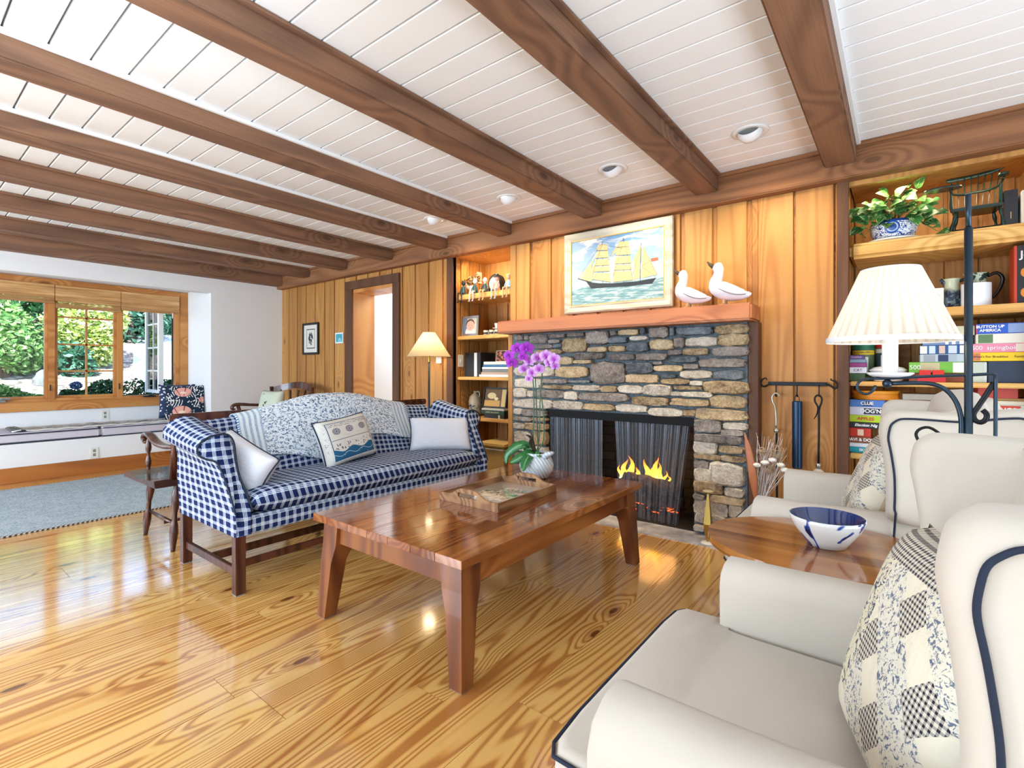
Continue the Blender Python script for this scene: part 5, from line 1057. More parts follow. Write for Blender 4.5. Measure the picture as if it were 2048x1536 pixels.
for i,(u,wh) in enumerate(((969,'left one'),(980,'middle one'),(991,'right one'))):
    c0=Vector((P2(u,668,3.58).x,3.60,1.4265)); t=thing('small_cup','small cream cup with a dark scene, %s of the row of three'%wh,'cup',c0,'three small cups in a row')
    one('cup',m_jug if 0 else tcol('e0dcc8'),lambda m:m.lathe([(.018,0),(.022,.004),(.023,.045),(.021,.045),(.019,.01)],c0,20,cap=False),parent=t,smooth=True); one('painted_scene',tcol('2a2c34'),lambda m:m.lathe([(.0228,.008),(.0234,.026)],c0,20,cap=False),parent=t,smooth=True); one('handle',tcol('e0dcc8'),lambda m:m.tube([c0+Vector((.022,0,.036)),c0+Vector((.033,0,.03)),c0+Vector((.032,0,.015)),c0+Vector((.022,0,.01))],.0025,6),parent=t)
c0=Vector((P2(1004,641,3.75).x,3.70,1.4265)); t=thing('teacup','white teacup on a saucer partly hidden by the mantel end','teacup',c0); one('riser',m_wcer,lambda m:m.lathe([(.05,0),(.012,.01),(.012,.06),(.062,.066),(.062,.07)],c0,24),parent=t,smooth=True); one('cup',m_wcer,lambda m:m.lathe([(.02,.07),(.034,.078),(.042,.115),(.040,.115),(.03,.08)],c0,24),parent=t,smooth=True)
# third shelf
gamebox('binder',930,705,961,753,3.62,'14161c','black binder box with a small white label on the third left shelf','binder',None,dep=.22,shelfz=1.0275,bands=((.6,.78,'e8e8e8'),))
bpy.data.objects['printed_panel']if 0 else None
lbs=['lowest, white','second, pale with dark pictures','third, grey covered','fourth, white spined','fifth, with a blue spine','top, cream']
for i,(v0,v1,c,u0) in enumerate(((749,753,'f0eee8',958),(744,749,'b8a090',962),(738,744,'7a7c80',964),(734,738,'f4f4f4',964),(729,734,'3c6c98',966),(723,729,'ece4d4',967))):
    gamebox('magazine',u0,v0,1021+(i%3),v1,3.60,c,'magazine in the stack on the third left shelf, '+lbs[i],'magazine',None,dep=.24,group='magazines on the third left shelf',shelfz=1.0275 if i==0 else None)
a,b=P2(985,723,3.64),P2(1006,723,3.64); g=G('group snapshot'); g.base(g.ramp(g.noise(g.obj((5,4,1),'UV'),1,2),[(.35,'3c2018'),(.5,'c86c48'),(.65,'e8c8a0')],'CONSTANT')); picframe('photo_print','small snapshot of people leaning on the magazine stack','photo',a.x,b.x+.03,P2(990,723,3.64).z,P2(990,701,3.64).z,3.70,.003,m_paper,g.m,.1)
# lowest shelf: jug, framed picture, books
c0=Vector((P2(948,827,3.66).x,3.68,.6405)); g=G('salt glazed stoneware',.35); o=g.obj(); s=g.sep(o); m_st=g.base(g.mix(g.M('MULTIPLY',g.M('GREATER_THAN',g.noise(o,40,2),.56),g.M('LESS_THAN',g.M('ABSOLUTE',g.M('SUBTRACT',s[2],.10)),.035)),g.mix(g.noise(o,12,3),'b0a48c','847a68'),'2c3448')).m
t=thing('stoneware_jug','grey stoneware jug with faint blue marks on the lowest left shelf','jug',c0); one('body',m_st,lambda m:m.lathe([(.05,0),(.058,.006),(.066,.06),(.068,.14),(.055,.19),(.03,.215),(.016,.222),(.017,.245),(.012,.245)],c0,32),parent=t,smooth=True); one('handle',m_st,lambda m:m.tube([c0+Vector((.012,0,.235)),c0+Vector((.045,0,.24)),c0+Vector((.058,0,.215)),c0+Vector((.052,0,.18))],.007,8),parent=t,smooth=True)
for i,(v0,v1,c,u0,tx,wh) in enumerate(((837,841.5,'e8e4dc',968,None,'bottom, white spine'),(829,837,'26282a',968,None,'middle, black spine'),(821,829,'24402c',962,'AMERICAN ARTISTS','upper, dark green spine'),(817,821,'c8c4b8',963,None,'top, thin and pale'))):
    gamebox('book',u0,v0,1008,v1,3.58,c,'large book stacked under the dark framed picture, '+wh,'book',tx,'d8d0a8',.5,dep=.26,group='books on the lowest left shelf',shelfz=.6405 if i==0 else None,bands=(() if tx else ((.72,.8,'d8d0b8'),)))
g=G('interior painting print',.3); uv=g.obj((1,1,1),'UV'); s=g.sep(uv); c='6a4c2a'; c=g.mix(g.M('LESS_THAN',s[1],.35),c,'c89c50'); c=g.mix(g.M('LESS_THAN',circ(g,uv,.33,.62,.2,1.1),.2),c,'e0c890'); c=g.mix(g.M('GREATER_THAN',s[0],.74),c,'d8b878'); c=g.mix(g.M('LESS_THAN',g.M('ABSOLUTE',g.M('SUBTRACT',s[0],.76)),.03),c,'5a3c20'); c=g.mix(g.M('LESS_THAN',circ(g,uv,.55,.45,.1,1),.09),c,'f0dcb0'); m_int=g.base(c).m
a,b=P2(964,815,3.63),P2(1012,815,3.63); picframe('small_painting','black framed picture of a warm interior standing on the lowest shelf books','picture',a.x,b.x,P2(985,817,3.62).z+.001,P2(985,775,3.62).z,3.64,.016,m_blk,m_int,.18)
# basket
g=G('woven seagrass',.8); uv=g.obj((1,1,1),'Object'); w_=g.N('TexWave',0,_s={'bands_direction':'Z'},Vector=uv,Scale=70,Distortion=2,Detail=2,Detail_Scale=4); g.base(g.ramp(w_,[(.2,'a87828'),(.5,'dcae58'),(.9,'f4d890')])).bump(w_,.7,.01); m_bas=g.m
bx0,bx1=P2(960,900,3.45).x,P2(1012,900,3.45).x
t=thing('lidded_basket','honey coloured woven basket with a flat lid at the foot of the left niche','basket',((bx0+bx1)/2,3.56,0))
one('body',m_bas,lambda m:m.rings([[Vector((x,y,z)) for x,y in ((bx0+i_,3.42+i_),(bx1-i_,3.42+i_),(bx1-i_,3.74-i_),(bx0+i_,3.74-i_))] for z,i_ in ((0,.03),(.1,.012),(.2,.005),(.36,.0),(.40,0))],True,True),parent=t)
one('lid',m_bas,lambda m:m.box(bx0-.02,bx1+.02,3.40,3.76,.402,.435,.012),parent=t); one('lining',tcol('e8dcd0'),lambda m:m.box(bx0-.006,bx1+.006,3.412,3.748,.37,.401,.01),parent=t)
c0=Vector((P2(1012,945,3.36).x,3.34,0)); t=thing('pinecone_bowl','small bowl of pale pinecone-like potpourri beside the basket','bowl',c0+Vector((0,0,.006)))
c0=c0+Vector((0,0,.006)); one('bowl',tcol('a8906c'),lambda m:m.lathe([(.04,0),(.05,.01),(.085,.11),(.08,.11),(.05,.02)],c0,24),parent=t,smooth=True); m=MB(); leaves(m,[(c0+Vector((0,0,.13)),(.07,.07,.05))],500,.018,8); m.build('potpourri',leafmat('pale potpourri','9c7c70','d8c4bc','f4ece4'),parent=t,recalc=False)
# ================= ship painting =================
w_fr=wood('pale gilt frame',['e4e0d4','c8c2b0','a09884','6a5a40'],'x',8,4,.5,0,isl=False,src='Object',fib=.6,bmp=.2)
x0,x1,z0,z1,yy=-2.150,-1.262,1.545,2.182,3.462
t=thing('ship_painting','framed painting of a three-masted sailing ship hanging above the mantel','painting',((x0+x1)/2,yy,z0))
def f(m):
    w=.062; y=yy+.02
    o_=[(x0,z0),(x1,z0),(x1,z1),(x0,z1)]; 
    prof=[(0,.0),(.0,-.030),(.012,-.038),(.045,-.024),(.055,-.03),(.062,-.026),(.062,.0)]
    rs=[]
    for (cx,cz),(sx,sz) in zip(o_,((1,1),(-1,1),(-1,-1),(1,-1))): rs.append([Vector((cx+sx*a,y+b,cz+sz*a)) for a,b in prof])
    m.rings(rs,True,False,wrap=True)
one('frame',w_fr,f,parent=t)
one('liner',tcol('c8a860'),lambda m:(m.box(x0+.058,x0+.066,yy-.008,yy+.0,z0+.06,z1-.06),m.box(x1-.066,x1-.058,yy-.008,yy+.0,z0+.06,z1-.06),m.box(x0+.06,x1-.06,yy-.008,yy,z0+.058,z0+.066),m.box(x0+.06,x1-.06,yy-.008,yy,z1-.066,z1-.058)),parent=t)
g=G('painted sky and sea',.4); uv=g.obj((1,1,1),'UV'); s=g.sep(uv); n=g.noise(g.obj((3,6,1),'UV'),1,5,.6,.8); sea=g.noise(g.obj((7,30,1),'UV'),1,4,.65,.5)
sky=g.mix(g.sm(n,.45,.62),g.ramp(s[1],[(.3,'a8c8dc'),(1,'5c8cbc')]),'e4dcd4'); seac=g.ramp(sea,[(.3,'4c7c8c'),(.5,'7ca4ac'),(.68,'dce8e4')])
m_sea=g.base(g.mix(g.M('LESS_THAN',s[1],.29),sky,seac)).m
X0,X1,Z0,Z1=x0+.06,x1-.06,z0+.06,z1-.06
cv=one('canvas',m_sea,lambda m:m.quad((X0,yy-.002,Z0),(X1,yy-.002,Z0),(X1,yy-.002,Z1),(X0,yy-.002,Z1)),parent=t)
# the picture in crop coordinates -> canvas coordinates (u right, v up, 0..1)
def K(u,v): return (X0+(X1-X0)*u,Z0+(Z1-Z0)*v)
def cu_(px_,py_): # px in the zoomed photograph of the painting
    u=(px_-592)/(1240-592); top=375-(375-262)*u; bot=828-(828-768)*u; return u,1-(py_-top)/(bot-top)
def flat(m,pts,y): 
    vs=[m.v((K(*cu_(*p))[0],y,K(*cu_(*p))[1])) for p in pts]; m.face(vs)
g=G('painted sail',.5); m_sail=g.base(g.mix(g.noise(g.obj((30,1,60)),1,2),'c8a870','e0cc9c')).m; m_sail2=tcol('b89868'); m_hull=tcol('1c242c')
sails=[[(795,392),(860,388),(868,430),(785,432)],[(788,438),(868,434),(872,482),(778,486)],[(778,495),(872,490),(878,535),(772,540)],[(772,548),(880,545),(882,578),(768,582)],[(765,592),(880,588),(888,655),(755,635)],
[(945,372),(1008,365),(1015,405),(935,410)],[(930,412),(1018,408),(1022,462),(922,468)],[(922,476),(1022,470),(1028,522),(915,527)],[(915,535),(1026,530),(1030,566),(912,572)],[(908,580),(1030,575),(1038,640),(905,655)],
[(650,630),(775,480),(740,560)],[(665,634),(790,510),(745,640)],[(690,640),(760,560),(748,650)],[(890,460),(930,400),(925,440),(895,470)],[(905,600),(935,470),(890,640)],
[(1042,500),(1092,395),(1085,520),(1050,570)],[(1045,570),(1085,520),(1082,625),(1042,640)],[(1098,420),(1110,410),(1195,600),(1100,628)],[(1098,540),(1130,500),(1195,605),(1092,625)]]
def f(m):
    for i,q in enumerate(sails): flat(m,q,yy-.0035-.0001*i)
one('painted_sails',m_sail,f,parent=cv,recalc=False)
one('painted_hull',m_hull,lambda m:(flat(m,[(700,640),(740,655),(800,662),(900,662),(1060,650),(1190,625),(1170,655),(1165,665),(1000,685),(860,692),(745,700)],yy-.0034),flat(m,[(645,628),(745,652),(748,662),(645,634)],yy-.0033)),parent=cv,recalc=False)
def line(m,a,b,w,y):
    a=Vector((*K(*cu_(*a)),));b=Vector((*K(*cu_(*b)),)); d=(b-a).normalized(); n_=Vector((-d.y,d.x))*w; vs=[m.v((p.x,y,p.y)) for p in (a-n_,b-n_,b+n_,a+n_)]; m.face(vs)
def f(m):
    for a,b in (((828,372),(830,660)),((975,345),(978,660)),((1092,375),(1086,650))): line(m,a,b,.0016,yy-.0032)
    for a,b in (((645,630),(828,375)),((745,655),(975,350)),((830,390),(975,420)),((1092,380),(1195,605)),((978,350),(1040,640)),((1040,600),(1090,395)),((755,600),(830,380)),((900,640),(975,370)),((1190,620),(1098,545)),((1100,545),(1165,495))): line(m,a,b,.0007,yy-.006)
    for q in sails[:10]: line(m,q[3],q[2],.0012,yy-.0062)
one('painted_rigging',m_hull,f,parent=cv,recalc=False)
one('painted_flag',tcol('c0603c'),lambda m:(flat(m,[(1155,490),(1200,482),(1204,503),(1160,514)],yy-.0034)),parent=cv,recalc=False)
one('painted_far_ship',tcol('e8e4dc'),lambda m:(flat(m,[(604,698),(625,678),(640,692)],yy-.0034),flat(m,[(650,690),(700,662),(735,684)],yy-.0034)),parent=cv,recalc=False)
# ducks on the mantel
g=G('glazed white duck',.12,coat=.4); m_duck=g.base(g.mix(g.noise(g.obj(),25,3),'eceaf2','d6d8e6')).m
def duck(u,vb,s,label,lift):
    q=P2(u,vb,3.36); c0=Vector((q.x,3.36,1.5055)); t=thing('ceramic_duck',label,'duck figurine',c0,'white ceramic ducks on the mantel')
    def T(x,z): return c0+Vector((x*s,0,z*s))
    pts=[T(-.035,.045),T(-.058,.075),T(-.066,.11),T(-.055,.145),T(-.035,.165),T(-.030,.195),T(-.035,.225),T(-.040,.248)]
    def f(m):
        P_=[T(.145,.060),T(.125,.055),T(.085,.062),T(.035,.075),T(-.01,.092),T(-.045,.115),T(-.052,.145),T(-.042,.175),T(-.036,.20),T(-.037,.222),T(-.045,.24),T(-.055,.252)]
        R_=[.003,.018,.040,.056,.062,.055,.043,.034,.031,.034,.036,.020]; m.tube(P_,[r*s for r in R_],16,flat=(1,.9))
    one('body',m_duck,f,parent=t,smooth=True,sub=1)
    one('bill',tcol('4c4038'),lambda m:m.tube([T(-.066,.240),T(-.088,.258),T(-.102,.276)],[.014*s,.010*s,.004*s],10),parent=t,smooth=True)
    for sd in (-1,1):
        one('wing',m_duck,lambda m:m.tube([c0+Vector((a*s,sd*b*s,c*s)) for a,b,c in ((-.02,.052,.11),(.03,.058,.088),(.085,.045,.068),(.14,.02,.066))],[.010*s,.022*s,.017*s,.003*s],10,flat=(.35,1)),parent=t,smooth=True)
        one('wing_edge',tcol('6c5c54'),lambda m:m.tube([c0+Vector((a*s,sd*b*s,c*s)) for a,b,c in ((-.02,.058,.098),(.02,.064,.075),(.07,.056,.056),(.12,.03,.056))],.0022*s,6),parent=t)
        one('foot',tcol('c8a880'),lambda m:(m.tube([c0+Vector((.0,sd*.022*s,.05*s)),c0+Vector((.0,sd*.024*s,.012*s))],[.010*s,.007*s],8),m.ball(c0+Vector((-.012*s,sd*.026*s,.006*s)),.012*s,1,(1.8,.8,.45))),parent=t)
        one('eye',tcol('8c98b4'),lambda m:m.ball(T(-.05,.238)+Vector((0,sd*.032*s,0)),.004*s,1),parent=t)
duck(1378,615,1.0,'white ceramic duck nearer the painting, looking up to the left',0)
duck(1450,607,1.08,'slightly larger white ceramic duck at the right end of the mantel',0)
# ================= fireplace tools =================
YH=3.482
t=thing('tool_rack','black wrought iron bar with curled ends and hooks on the panelling','hook rack',(-.49,YH,1.0))
def pz(u,v,y=YH-.02): return P2(u,v,y)
one('bar',m_iron,lambda m:m.box(pz(1535,768).x,pz(1655,768).x,YH-.012,YH-.004,pz(1600,772).z,pz(1600,764).z,.002),parent=t)
one('curl',m_iron,lambda m:m.tube([pz(1540,768),pz(1528,773),pz(1522,768),pz(1524,760),pz(1531,756),pz(1534,760)],[.006,.006,.005,.005,.004,.003],8),parent=t,smooth=True)
one('curl',m_iron,lambda m:m.tube([pz(1652,767),pz(1662,772),pz(1670,777),pz(1675,771),pz(1671,763),pz(1662,760),pz(1663,757)],[.006,.006,.006,.005,.005,.004,.003],8),parent=t,smooth=True)
for u in (1552,1594,1638): one('hook',m_iron,lambda m:m.tube([pz(u,770),pz(u,786),pz(u-1,791,YH-.03),pz(u+1,793,YH-.042),pz(u,788,YH-.047)],.0035,7),parent=t,smooth=True)
m_pew=plain('pewter','b0aca0',.3,metal=.8)
t=thing('fire_poker','pewter handled poker with ball, hanging leftmost on the rack','fireplace tool',pz(1552,930,YH-.04)); yk=YH-.045
one('handle',m_pew,lambda m:(m.tube([pz(1560,794,yk),pz(1556,788,yk),pz(1549,787,yk),pz(1544,795,yk),pz(1546,805,yk),pz(1550,815,yk),pz(1552,835,yk),pz(1552,855,yk)],[.003,.004,.005,.005,.006,.005,.006,.006],10),m.ball(pz(1553,861,yk),.017,2)),parent=t,smooth=True)
one('rod',m_iron,lambda m:m.tube([pz(1553,866,yk),pz(1554,1010,yk)],.006,8),parent=t)
t=thing('fire_blower','dark blue metal tube hanging in the middle of the rack','fireplace tool',pz(1594,935,yk))
one('tube',plain('navy metal tube','1c3854',.3,metal=.5),lambda m:m.lathe([(.024,0),(.028,.003),(.028,.40),(.022,.405)],pz(1594.5,936,yk),28),parent=t,smooth=True,angle=40)
one('neck',m_pew,lambda m:m.lathe([(.018,0),(.014,.012),(.008,.018),(.010,.026),(.004,.032)],pz(1593,817,yk),16),parent=t,smooth=True)
one('hanging_loop',m_iron,lambda m:m.tube([pz(1592,808,yk),pz(1588,800,yk),pz(1594,789,yk),pz(1599,800,yk),pz(1594,808,yk)],.0018,6),parent=t)
t=thing('hearth_brush','black twisted-loop handled hearth brush, hanging rightmost','fireplace tool',pz(1637,950,yk))
one('handle',m_iron,lambda m:m.tube([pz(1628,838,yk),pz(1634,828,yk),pz(1636,815,yk-.004),pz(1630,803,yk),pz(1630,795,yk),pz(1636,790,yk),pz(1643,795,yk),pz(1643,805,yk),pz(1638,820,yk+.004),pz(1638,850,yk),pz(1637,928,yk)],[.002,.004,.005,.005,.005,.005,.005,.005,.006,.006,.006],8),parent=t,smooth=True)
one('ferrule',m_pew,lambda m:m.lathe([(.012,0),(.016,.004),(.013,.014),(.016,.022),(.010,.028)],pz(1637,936,yk),16),parent=t,smooth=True)
g=G('pale bristles',.9); w_=g.N('TexWave',0,Vector=g.obj((1,1,.1)),Scale=60); m_bri=g.base(g.mix(w_,'d8d0c0','a89c8c')).m
one('bristles',m_bri,lambda m:m.lathe([(.012,.0),(.026,-.012),(.033,-.035),(.028,-.05),(.015,-.055)],pz(1637,937,yk),18),parent=t,smooth=True)
# dried arrangement
c0=Vector((-.66,3.27,.006)); t=thing('dried_arrangement','tall vase of pale dried stems, pods and twig balls beside the fireplace','dried flowers',c0)
one('vase',tcol('6a4a38'),lambda m:m.lathe([(.06,0),(.075,.02),(.085,.15),(.06,.27),(.05,.30),(.056,.31),(.05,.31)],c0,28),parent=t,smooth=True)
ri=random.Random(5); m=MB()
for k in range(70):
    u=ri.uniform(1512,1575); v=ri.uniform(862,935); e=P2(u,v,3.27+ri.uniform(-.06,.06)); b=c0+Vector((ri.uniform(-.035,.035),ri.uniform(-.03,.03),.30)); mid=(b+e)/2+Vector((ri.uniform(-.02,.02),0,.0)); m.tube([b-Vector((0,0,.2)),b,mid,e],[.0022,.0022,.002,.0012],5)
m.build('stems',leafmat('bleached stems','b89484','dcccc4','f4f0ee'),parent=t,recalc=False)
for (u,v,r) in ((1554,903,.036),(1538,938,.026),(1524,902,.022)):
    c_=P2(u,v,3.22); m=MB()
    for k in range(11):
        ax=Vector((ri.gauss(0,1),ri.gauss(0,1),ri.gauss(0,1))).normalized(); x=ax.orthogonal().normalized(); y=ax.cross(x); m.tube([c_+(x*math.cos(a)+y*math.sin(a))*r for a in [2*PI*q/18 for q in range(18)]],.0016,5,closed=True,cap=False)
    m.build('twig_ball',tcol('b8a084'),parent=t)
for u,v in ((1514,930),(1570,940),(1530,925),(1562,930),(1545,920)):
    c_=P2(u,v,3.2); one('white_flower',tcol('f0ece4'),lambda m:(m.ball(c_,.023,2,(1,.8,.6),jit=.12),m.tube([c_,c_+Vector((0,.01,-.02)),c0+Vector((0,0,.30))],.0016,5)),parent=t)
one('rust_leaf',tcol('c07850'),lambda m:m.tube([c0+Vector((-.02,-.02,.28)),P2(1506,955,3.2),P2(1498,905,3.2),P2(1489,865,3.2)],[.004,.024,.020,.002],8,flat=(1,.25)),parent=t,smooth=True)
# brass bud vase on the hearth
c0=Vector((-.955,3.235,.0065)); t=thing('bud_vase','slim brass diamond-shaped vase standing on the hearth','vase',c0); m_brs=plain('aged brass','a88c48',.3,metal=.85)
one('body',m_brs,lambda m:m.lathe([(.009,.012),(.02,.05),(.030,.12),(.022,.20),(.011,.27),(.007,.31),(.009,.318)],c0,4,ph=PI/4),parent=t)
one('foot',m_cream,lambda m:m.lathe([(.045,0),(.043,.006),(.02,.012)],c0,28),parent=t,smooth=True); one('rim',tcol('c8bc98'),lambda m:m.lathe([(.008,.318),(.032,.326),(.030,.329),(.008,.322)],c0,24),parent=t,smooth=True)
# ================= things on the coffee table =================
ZT_=.4605
w_tray=wood('walnut tray wood',['c09468','9a6c48','6a4430','3a2012'],'y',14,4,.4,0,isl=False,src='Object',fib=.4)
tx,ty=(-1.785,-1.415),(1.715,2.195)
t=thing('serving_tray','rectangular wooden serving tray with cut-out handles on the coffee table','tray',(-1.6,1.955,ZT_))
def endp(m,y0,y1):
    # wavy top board with a slot: built as top, bottom and two sides of the slot
    xa,xb=tx; n=24; sl0,sl1=-1.655,-1.545; zs0,zs1=ZT_+.034,ZT_+.055
    def top(x): u=(x-xa)/(xb-xa); return ZT_+.040+.036*math.exp(-((u-.5)/.24)**4)
    for i in range(n):
        a=xa+(xb-xa)*i/n; b=xa+(xb-xa)*(i+1)/n; mid=(a+b)/2
        def col_(z0a,z0b,z1a,z1b):
            V=[m.v((a,y0,z0a)),m.v((b,y0,z0b)),m.v((b,y0,z1b)),m.v((a,y0,z1a)),m.v((a,y1,z0a)),m.v((b,y1,z0b)),m.v((b,y1,z1b)),m.v((a,y1,z1a))]
            for q in ((0,1,2,3),(5,4,7,6),(3,2,6,7),(1,0,4,5),(0,3,7,4),(2,1,5,6)): m.face([V[k] for k in q])
        if sl0<mid<sl1: col_(ZT_,ZT_,zs0,zs0); col_(zs1,zs1,top(a),top(b))
        else: col_(ZT_,ZT_,top(a),top(b))
one('handle_board',w_tray,lambda m:endp(m,ty[0],ty[0]+.011),parent=t); one('handle_board',w_tray,lambda m:endp(m,ty[1]-.011,ty[1]),parent=t)
one('side_board',w_tray,lambda m:m.box(tx[0],tx[0]+.011,ty[0]+.011,ty[1]-.011,ZT_,ZT_+.040,.001),parent=t); one('side_board',w_tray,lambda m:m.box(tx[1]-.011,tx[1],ty[0]+.011,ty[1]-.011,ZT_,ZT_+.040,.001),parent=t)
g=G('glazed map print',.06,coat=.6); uv=g.obj((1,1,1),'Generated'); n=g.noise(g.obj((6,8,1),'Generated'),1,4,.55,.6); s=g.sep(uv)
ctr=circ(g,uv,.5,.45,.3); c=g.mix(.5,'c8b8a4','a89888'); c=g.mix(g.M('MULTIPLY',g.M('GREATER_THAN',n,.52),g.M('LESS_THAN',ctr,.36)),c,'efe0c4'); c=g.mix(g.M('MULTIPLY',g.M('GREATER_THAN',g.noise(g.obj((11,12,1),'Generated',loc=(3,1,0)),1,2,.5,.5),.60),g.M('LESS_THAN',ctr,.34)),c,'4c7464'); m_map=g.base(c).m
one('map_panel',m_map,lambda m:m.box(tx[0]+.011,tx[1]-.011,ty[0]+.011,ty[1]-.011,ZT_+.004,ZT_+.009),parent=t)
# orchid
c0=Vector((-1.70,2.42,ZT_)); t=thing('potted_orchid','purple orchid in a white leaf-shaped pitcher pot on the coffee table','potted orchid',c0)
g=G('white leaf glaze',.2); w_=g.N('TexWave',0,_s={'bands_direction':'DIAGONAL'},Vector=g.obj(),Scale=22,Distortion=2.0,Detail=1); m_leafw=g.base(g.mix(w_,'f2f6f8','cfdde2')).bump(w_,.6,.006).m
one('pot',m_leafw,lambda m:m.lathe([(.055,0),(.07,.006),(.098,.05),(.102,.08),(.088,.115),(.07,.135),(.078,.15),(.072,.15),(.064,.13)],c0,32,cap=True),parent=t,smooth=True)
one('spout',m_leafw,lambda m:m.tube([c0+Vector((.05,-.01,.12)),c0+Vector((.09,-.012,.148)),c0+Vector((.125,-.015,.160))],[.04,.028,.014],10,flat=(1,.6)),parent=t,smooth=True)
one('bark_mix',plain('bark mix','5a4430',.95),lambda m:m.ball(c0+Vector((0,0,.13)),.062,2,(1,1,.3),jit=.08),parent=t)
g=G('orchid leaf',.25); s=g.sep(g.obj((1,1,1),'UV')); m_ol=g.base(g.mix(g.M('LESS_THAN',g.M('ABSOLUTE',g.M('SUBTRACT',s[0],.5)),.06),g.mix(g.noise(g.obj(),20,2),'1e5a2c','3c8444'),'6ca864')).m
def bigleaf(pts,w):
    m=MB(); P_=[Vector(p) for p in pts]; n=14; rows=[]
    def cr(t_):
        k=t_*(len(P_)-1); i=min(int(k),len(P_)-2); f_=k-i; p0=P_[max(i-1,0)]; p1=P_[i]; p2=P_[i+1]; p3=P_[min(i+2,len(P_)-1)]
        return .5*((2*p1)+(p2-p0)*f_+(2*p0-5*p1+4*p2-p3)*f_**2+(3*p1-p0-3*p2+p3)*f_**3)
    for i in range(n+1):
        t_=i/n; c_=cr(t_); d=(cr(min(1,t_+.02))-cr(max(0,t_-.02))).normalized(); cv_=Vector((.35,-.8,.35)); sd=d.cross(cv_).normalized(); ww=w*math.sin(PI*min(1,.12+t_*.88))**.6
        nn=sd.cross(d); rows.append([m.v(c_-sd*ww+nn*ww*.2),m.v(c_),m.v(c_+sd*ww+nn*ww*.2)])
    for i in range(n):
        a,b=rows[i],rows[i+1]; m.face([a[0],a[1],b[1],b[0]],[(0,0),(.5,0),(.5,1),(0,1)]); m.face([a[1],a[2],b[2],b[1]],[(.5,0),(1,0),(1,1),(.5,1)])
    m.build('leaf',m_ol,parent=t,smooth=True,solid=.002,recalc=False)
def q3(u,v,y): return aty(u,v,y)
b0=c0+Vector((0,-.01,.145))
bigleaf([b0,q3(1050,890,2.40),q3(1030,895,2.38),q3(1014,912,2.36),q3(1013,928,2.35)],.026)
bigleaf([b0,q3(1055,908,2.34),q3(1035,918,2.30),q3(1020,926,2.28)],.026)
bigleaf([b0,q3(1058,912,2.34),q3(1050,926,2.30),q3(1046,943,2.27)],.030)
bigleaf([b0,q3(1056,900,2.40),q3(1050,893,2.38),q3(1042,895,2.36)],.020)
bigleaf([b0,q3(1072,905,2.38),q3(1080,915,2.36)],.016)
m_stem=plain('orchid stem','4c7050',.5); m_stick=plain('stake','2c5458',.5)
for p in ([b0,q3(1066,880,2.42),q3(1068,800,2.43),q3(1064,740,2.43),q3(1057,715,2.42),q3(1046,700,2.40),q3(1032,696,2.38),q3(1020,702,2.37)],[b0,q3(1078,880,2.42),q3(1080,800,2.42),q3(1084,750,2.41),q3(1092,722,2.40),q3(1104,712,2.39)],[b0,q3(1087,880,2.43),q3(1086,820,2.43),q3(1078,770,2.42)]):
    one('stem',m_stem,lambda m:m.tube(p,.0035,7),parent=t,smooth=True)
one('stake',m_stick,lambda m:m.tube([c0+Vector((.0,.02,.13)),q3(1070,740,2.44)],.0035,6),parent=t)
one('aerial_root',tcol('3c3028'),lambda m:(m.tube([b0,q3(1064,880,2.38),q3(1058,872,2.36),q3(1052,870,2.35)],[.008,.01,.007,.003],7),m.tube([b0,q3(1060,885,2.38),q3(1066,872,2.36),q3(1062,868,2.36)],[.007,.008,.005,.002],7)),parent=t)
def petm(n_,a,b): 
    g=G(n_,.5,spec=.3); s=g.sep(g.obj((1,1,1),'UV')); return g.base(g.mix(g.sm(s[1],.0,.95),a,b)).m
m_p1=petm('deep purple petal','7a1090','c040d8'); m_p2=petm('pale purple petal','b040b8','e4b4f0'); m_lip=tcol('f0c8a0')
def flower(c,r,mt,tilt):
    c=Vector(c); m=MB(); nrm=Vector((.45+tilt*.3,-.8,.1+tilt*.2)).normalized(); x=nrm.cross(Vector((0,0,1))).normalized(); y=x.cross(nrm)
    for ang,L,w in ((PI/2,1.0,.36),(PI/2+2.3,1.0,.34),(PI/2-2.3,1.0,.34),(.25,1.05,.60),(PI-.25,1.05,.60)):
        d=x*math.cos(ang)+y*math.sin(ang); sd=nrm.cross(d); rows=[]; n=6
        for i in range(n+1):
            t_=i/n; ww=w*r*math.sin(PI*(.08+.88*t_))**.7; cc=c+d*r*L*t_+nrm*(.15*r*math.sin(PI*t_)+(.02*r if w>.5 else 0)); rows.append([m.v(cc-sd*ww-nrm*.12*ww),m.v(cc),m.v(cc+sd*ww-nrm*.12*ww)])
        for i in range(n):
            a,b=rows[i],rows[i+1]; m.face([a[0],a[1],b[1],b[0]],[(0,i/n),(.5,i/n),(.5,(i+1)/n),(0,(i+1)/n)]); m.face([a[1],a[2],b[2],b[1]],[(.5,i/n),(1,i/n),(1,(i+1)/n),(.5,(i+1)/n)])
    f_=m.build('flower',mt,parent=t,smooth=True,recalc=False)
    one('lip',m_p1,lambda m:m.ball(c+nrm*.12*r-y*.18*r,.17*r,2,(1,1,1.3)),parent=f_,smooth=True)
for i,(u,v,y,r,k) in enumerate(((1035,698,2.36,.040,0),(1053,697,2.38,.042,0),(1018,712,2.35,.036,0),(1024,726,2.35,.036,0),(1046,714,2.34,.03,0),(1058,722,2.38,.036,1),(1075,716,2.38,.038,1),(1092,712,2.37,.038,1),(1108,718,2.36,.036,1),(1048,738,2.37,.034,1),(1064,745,2.37,.034,1),(1078,738,2.36,.034,1),(1098,726,2.36,.03,1),(1058,757,2.38,.026,1),(1110,732,2.37,.028,1))):
    flower(q3(u,v,y),r,(m_p1,m_p2)[k],math.sin(i*2.3))
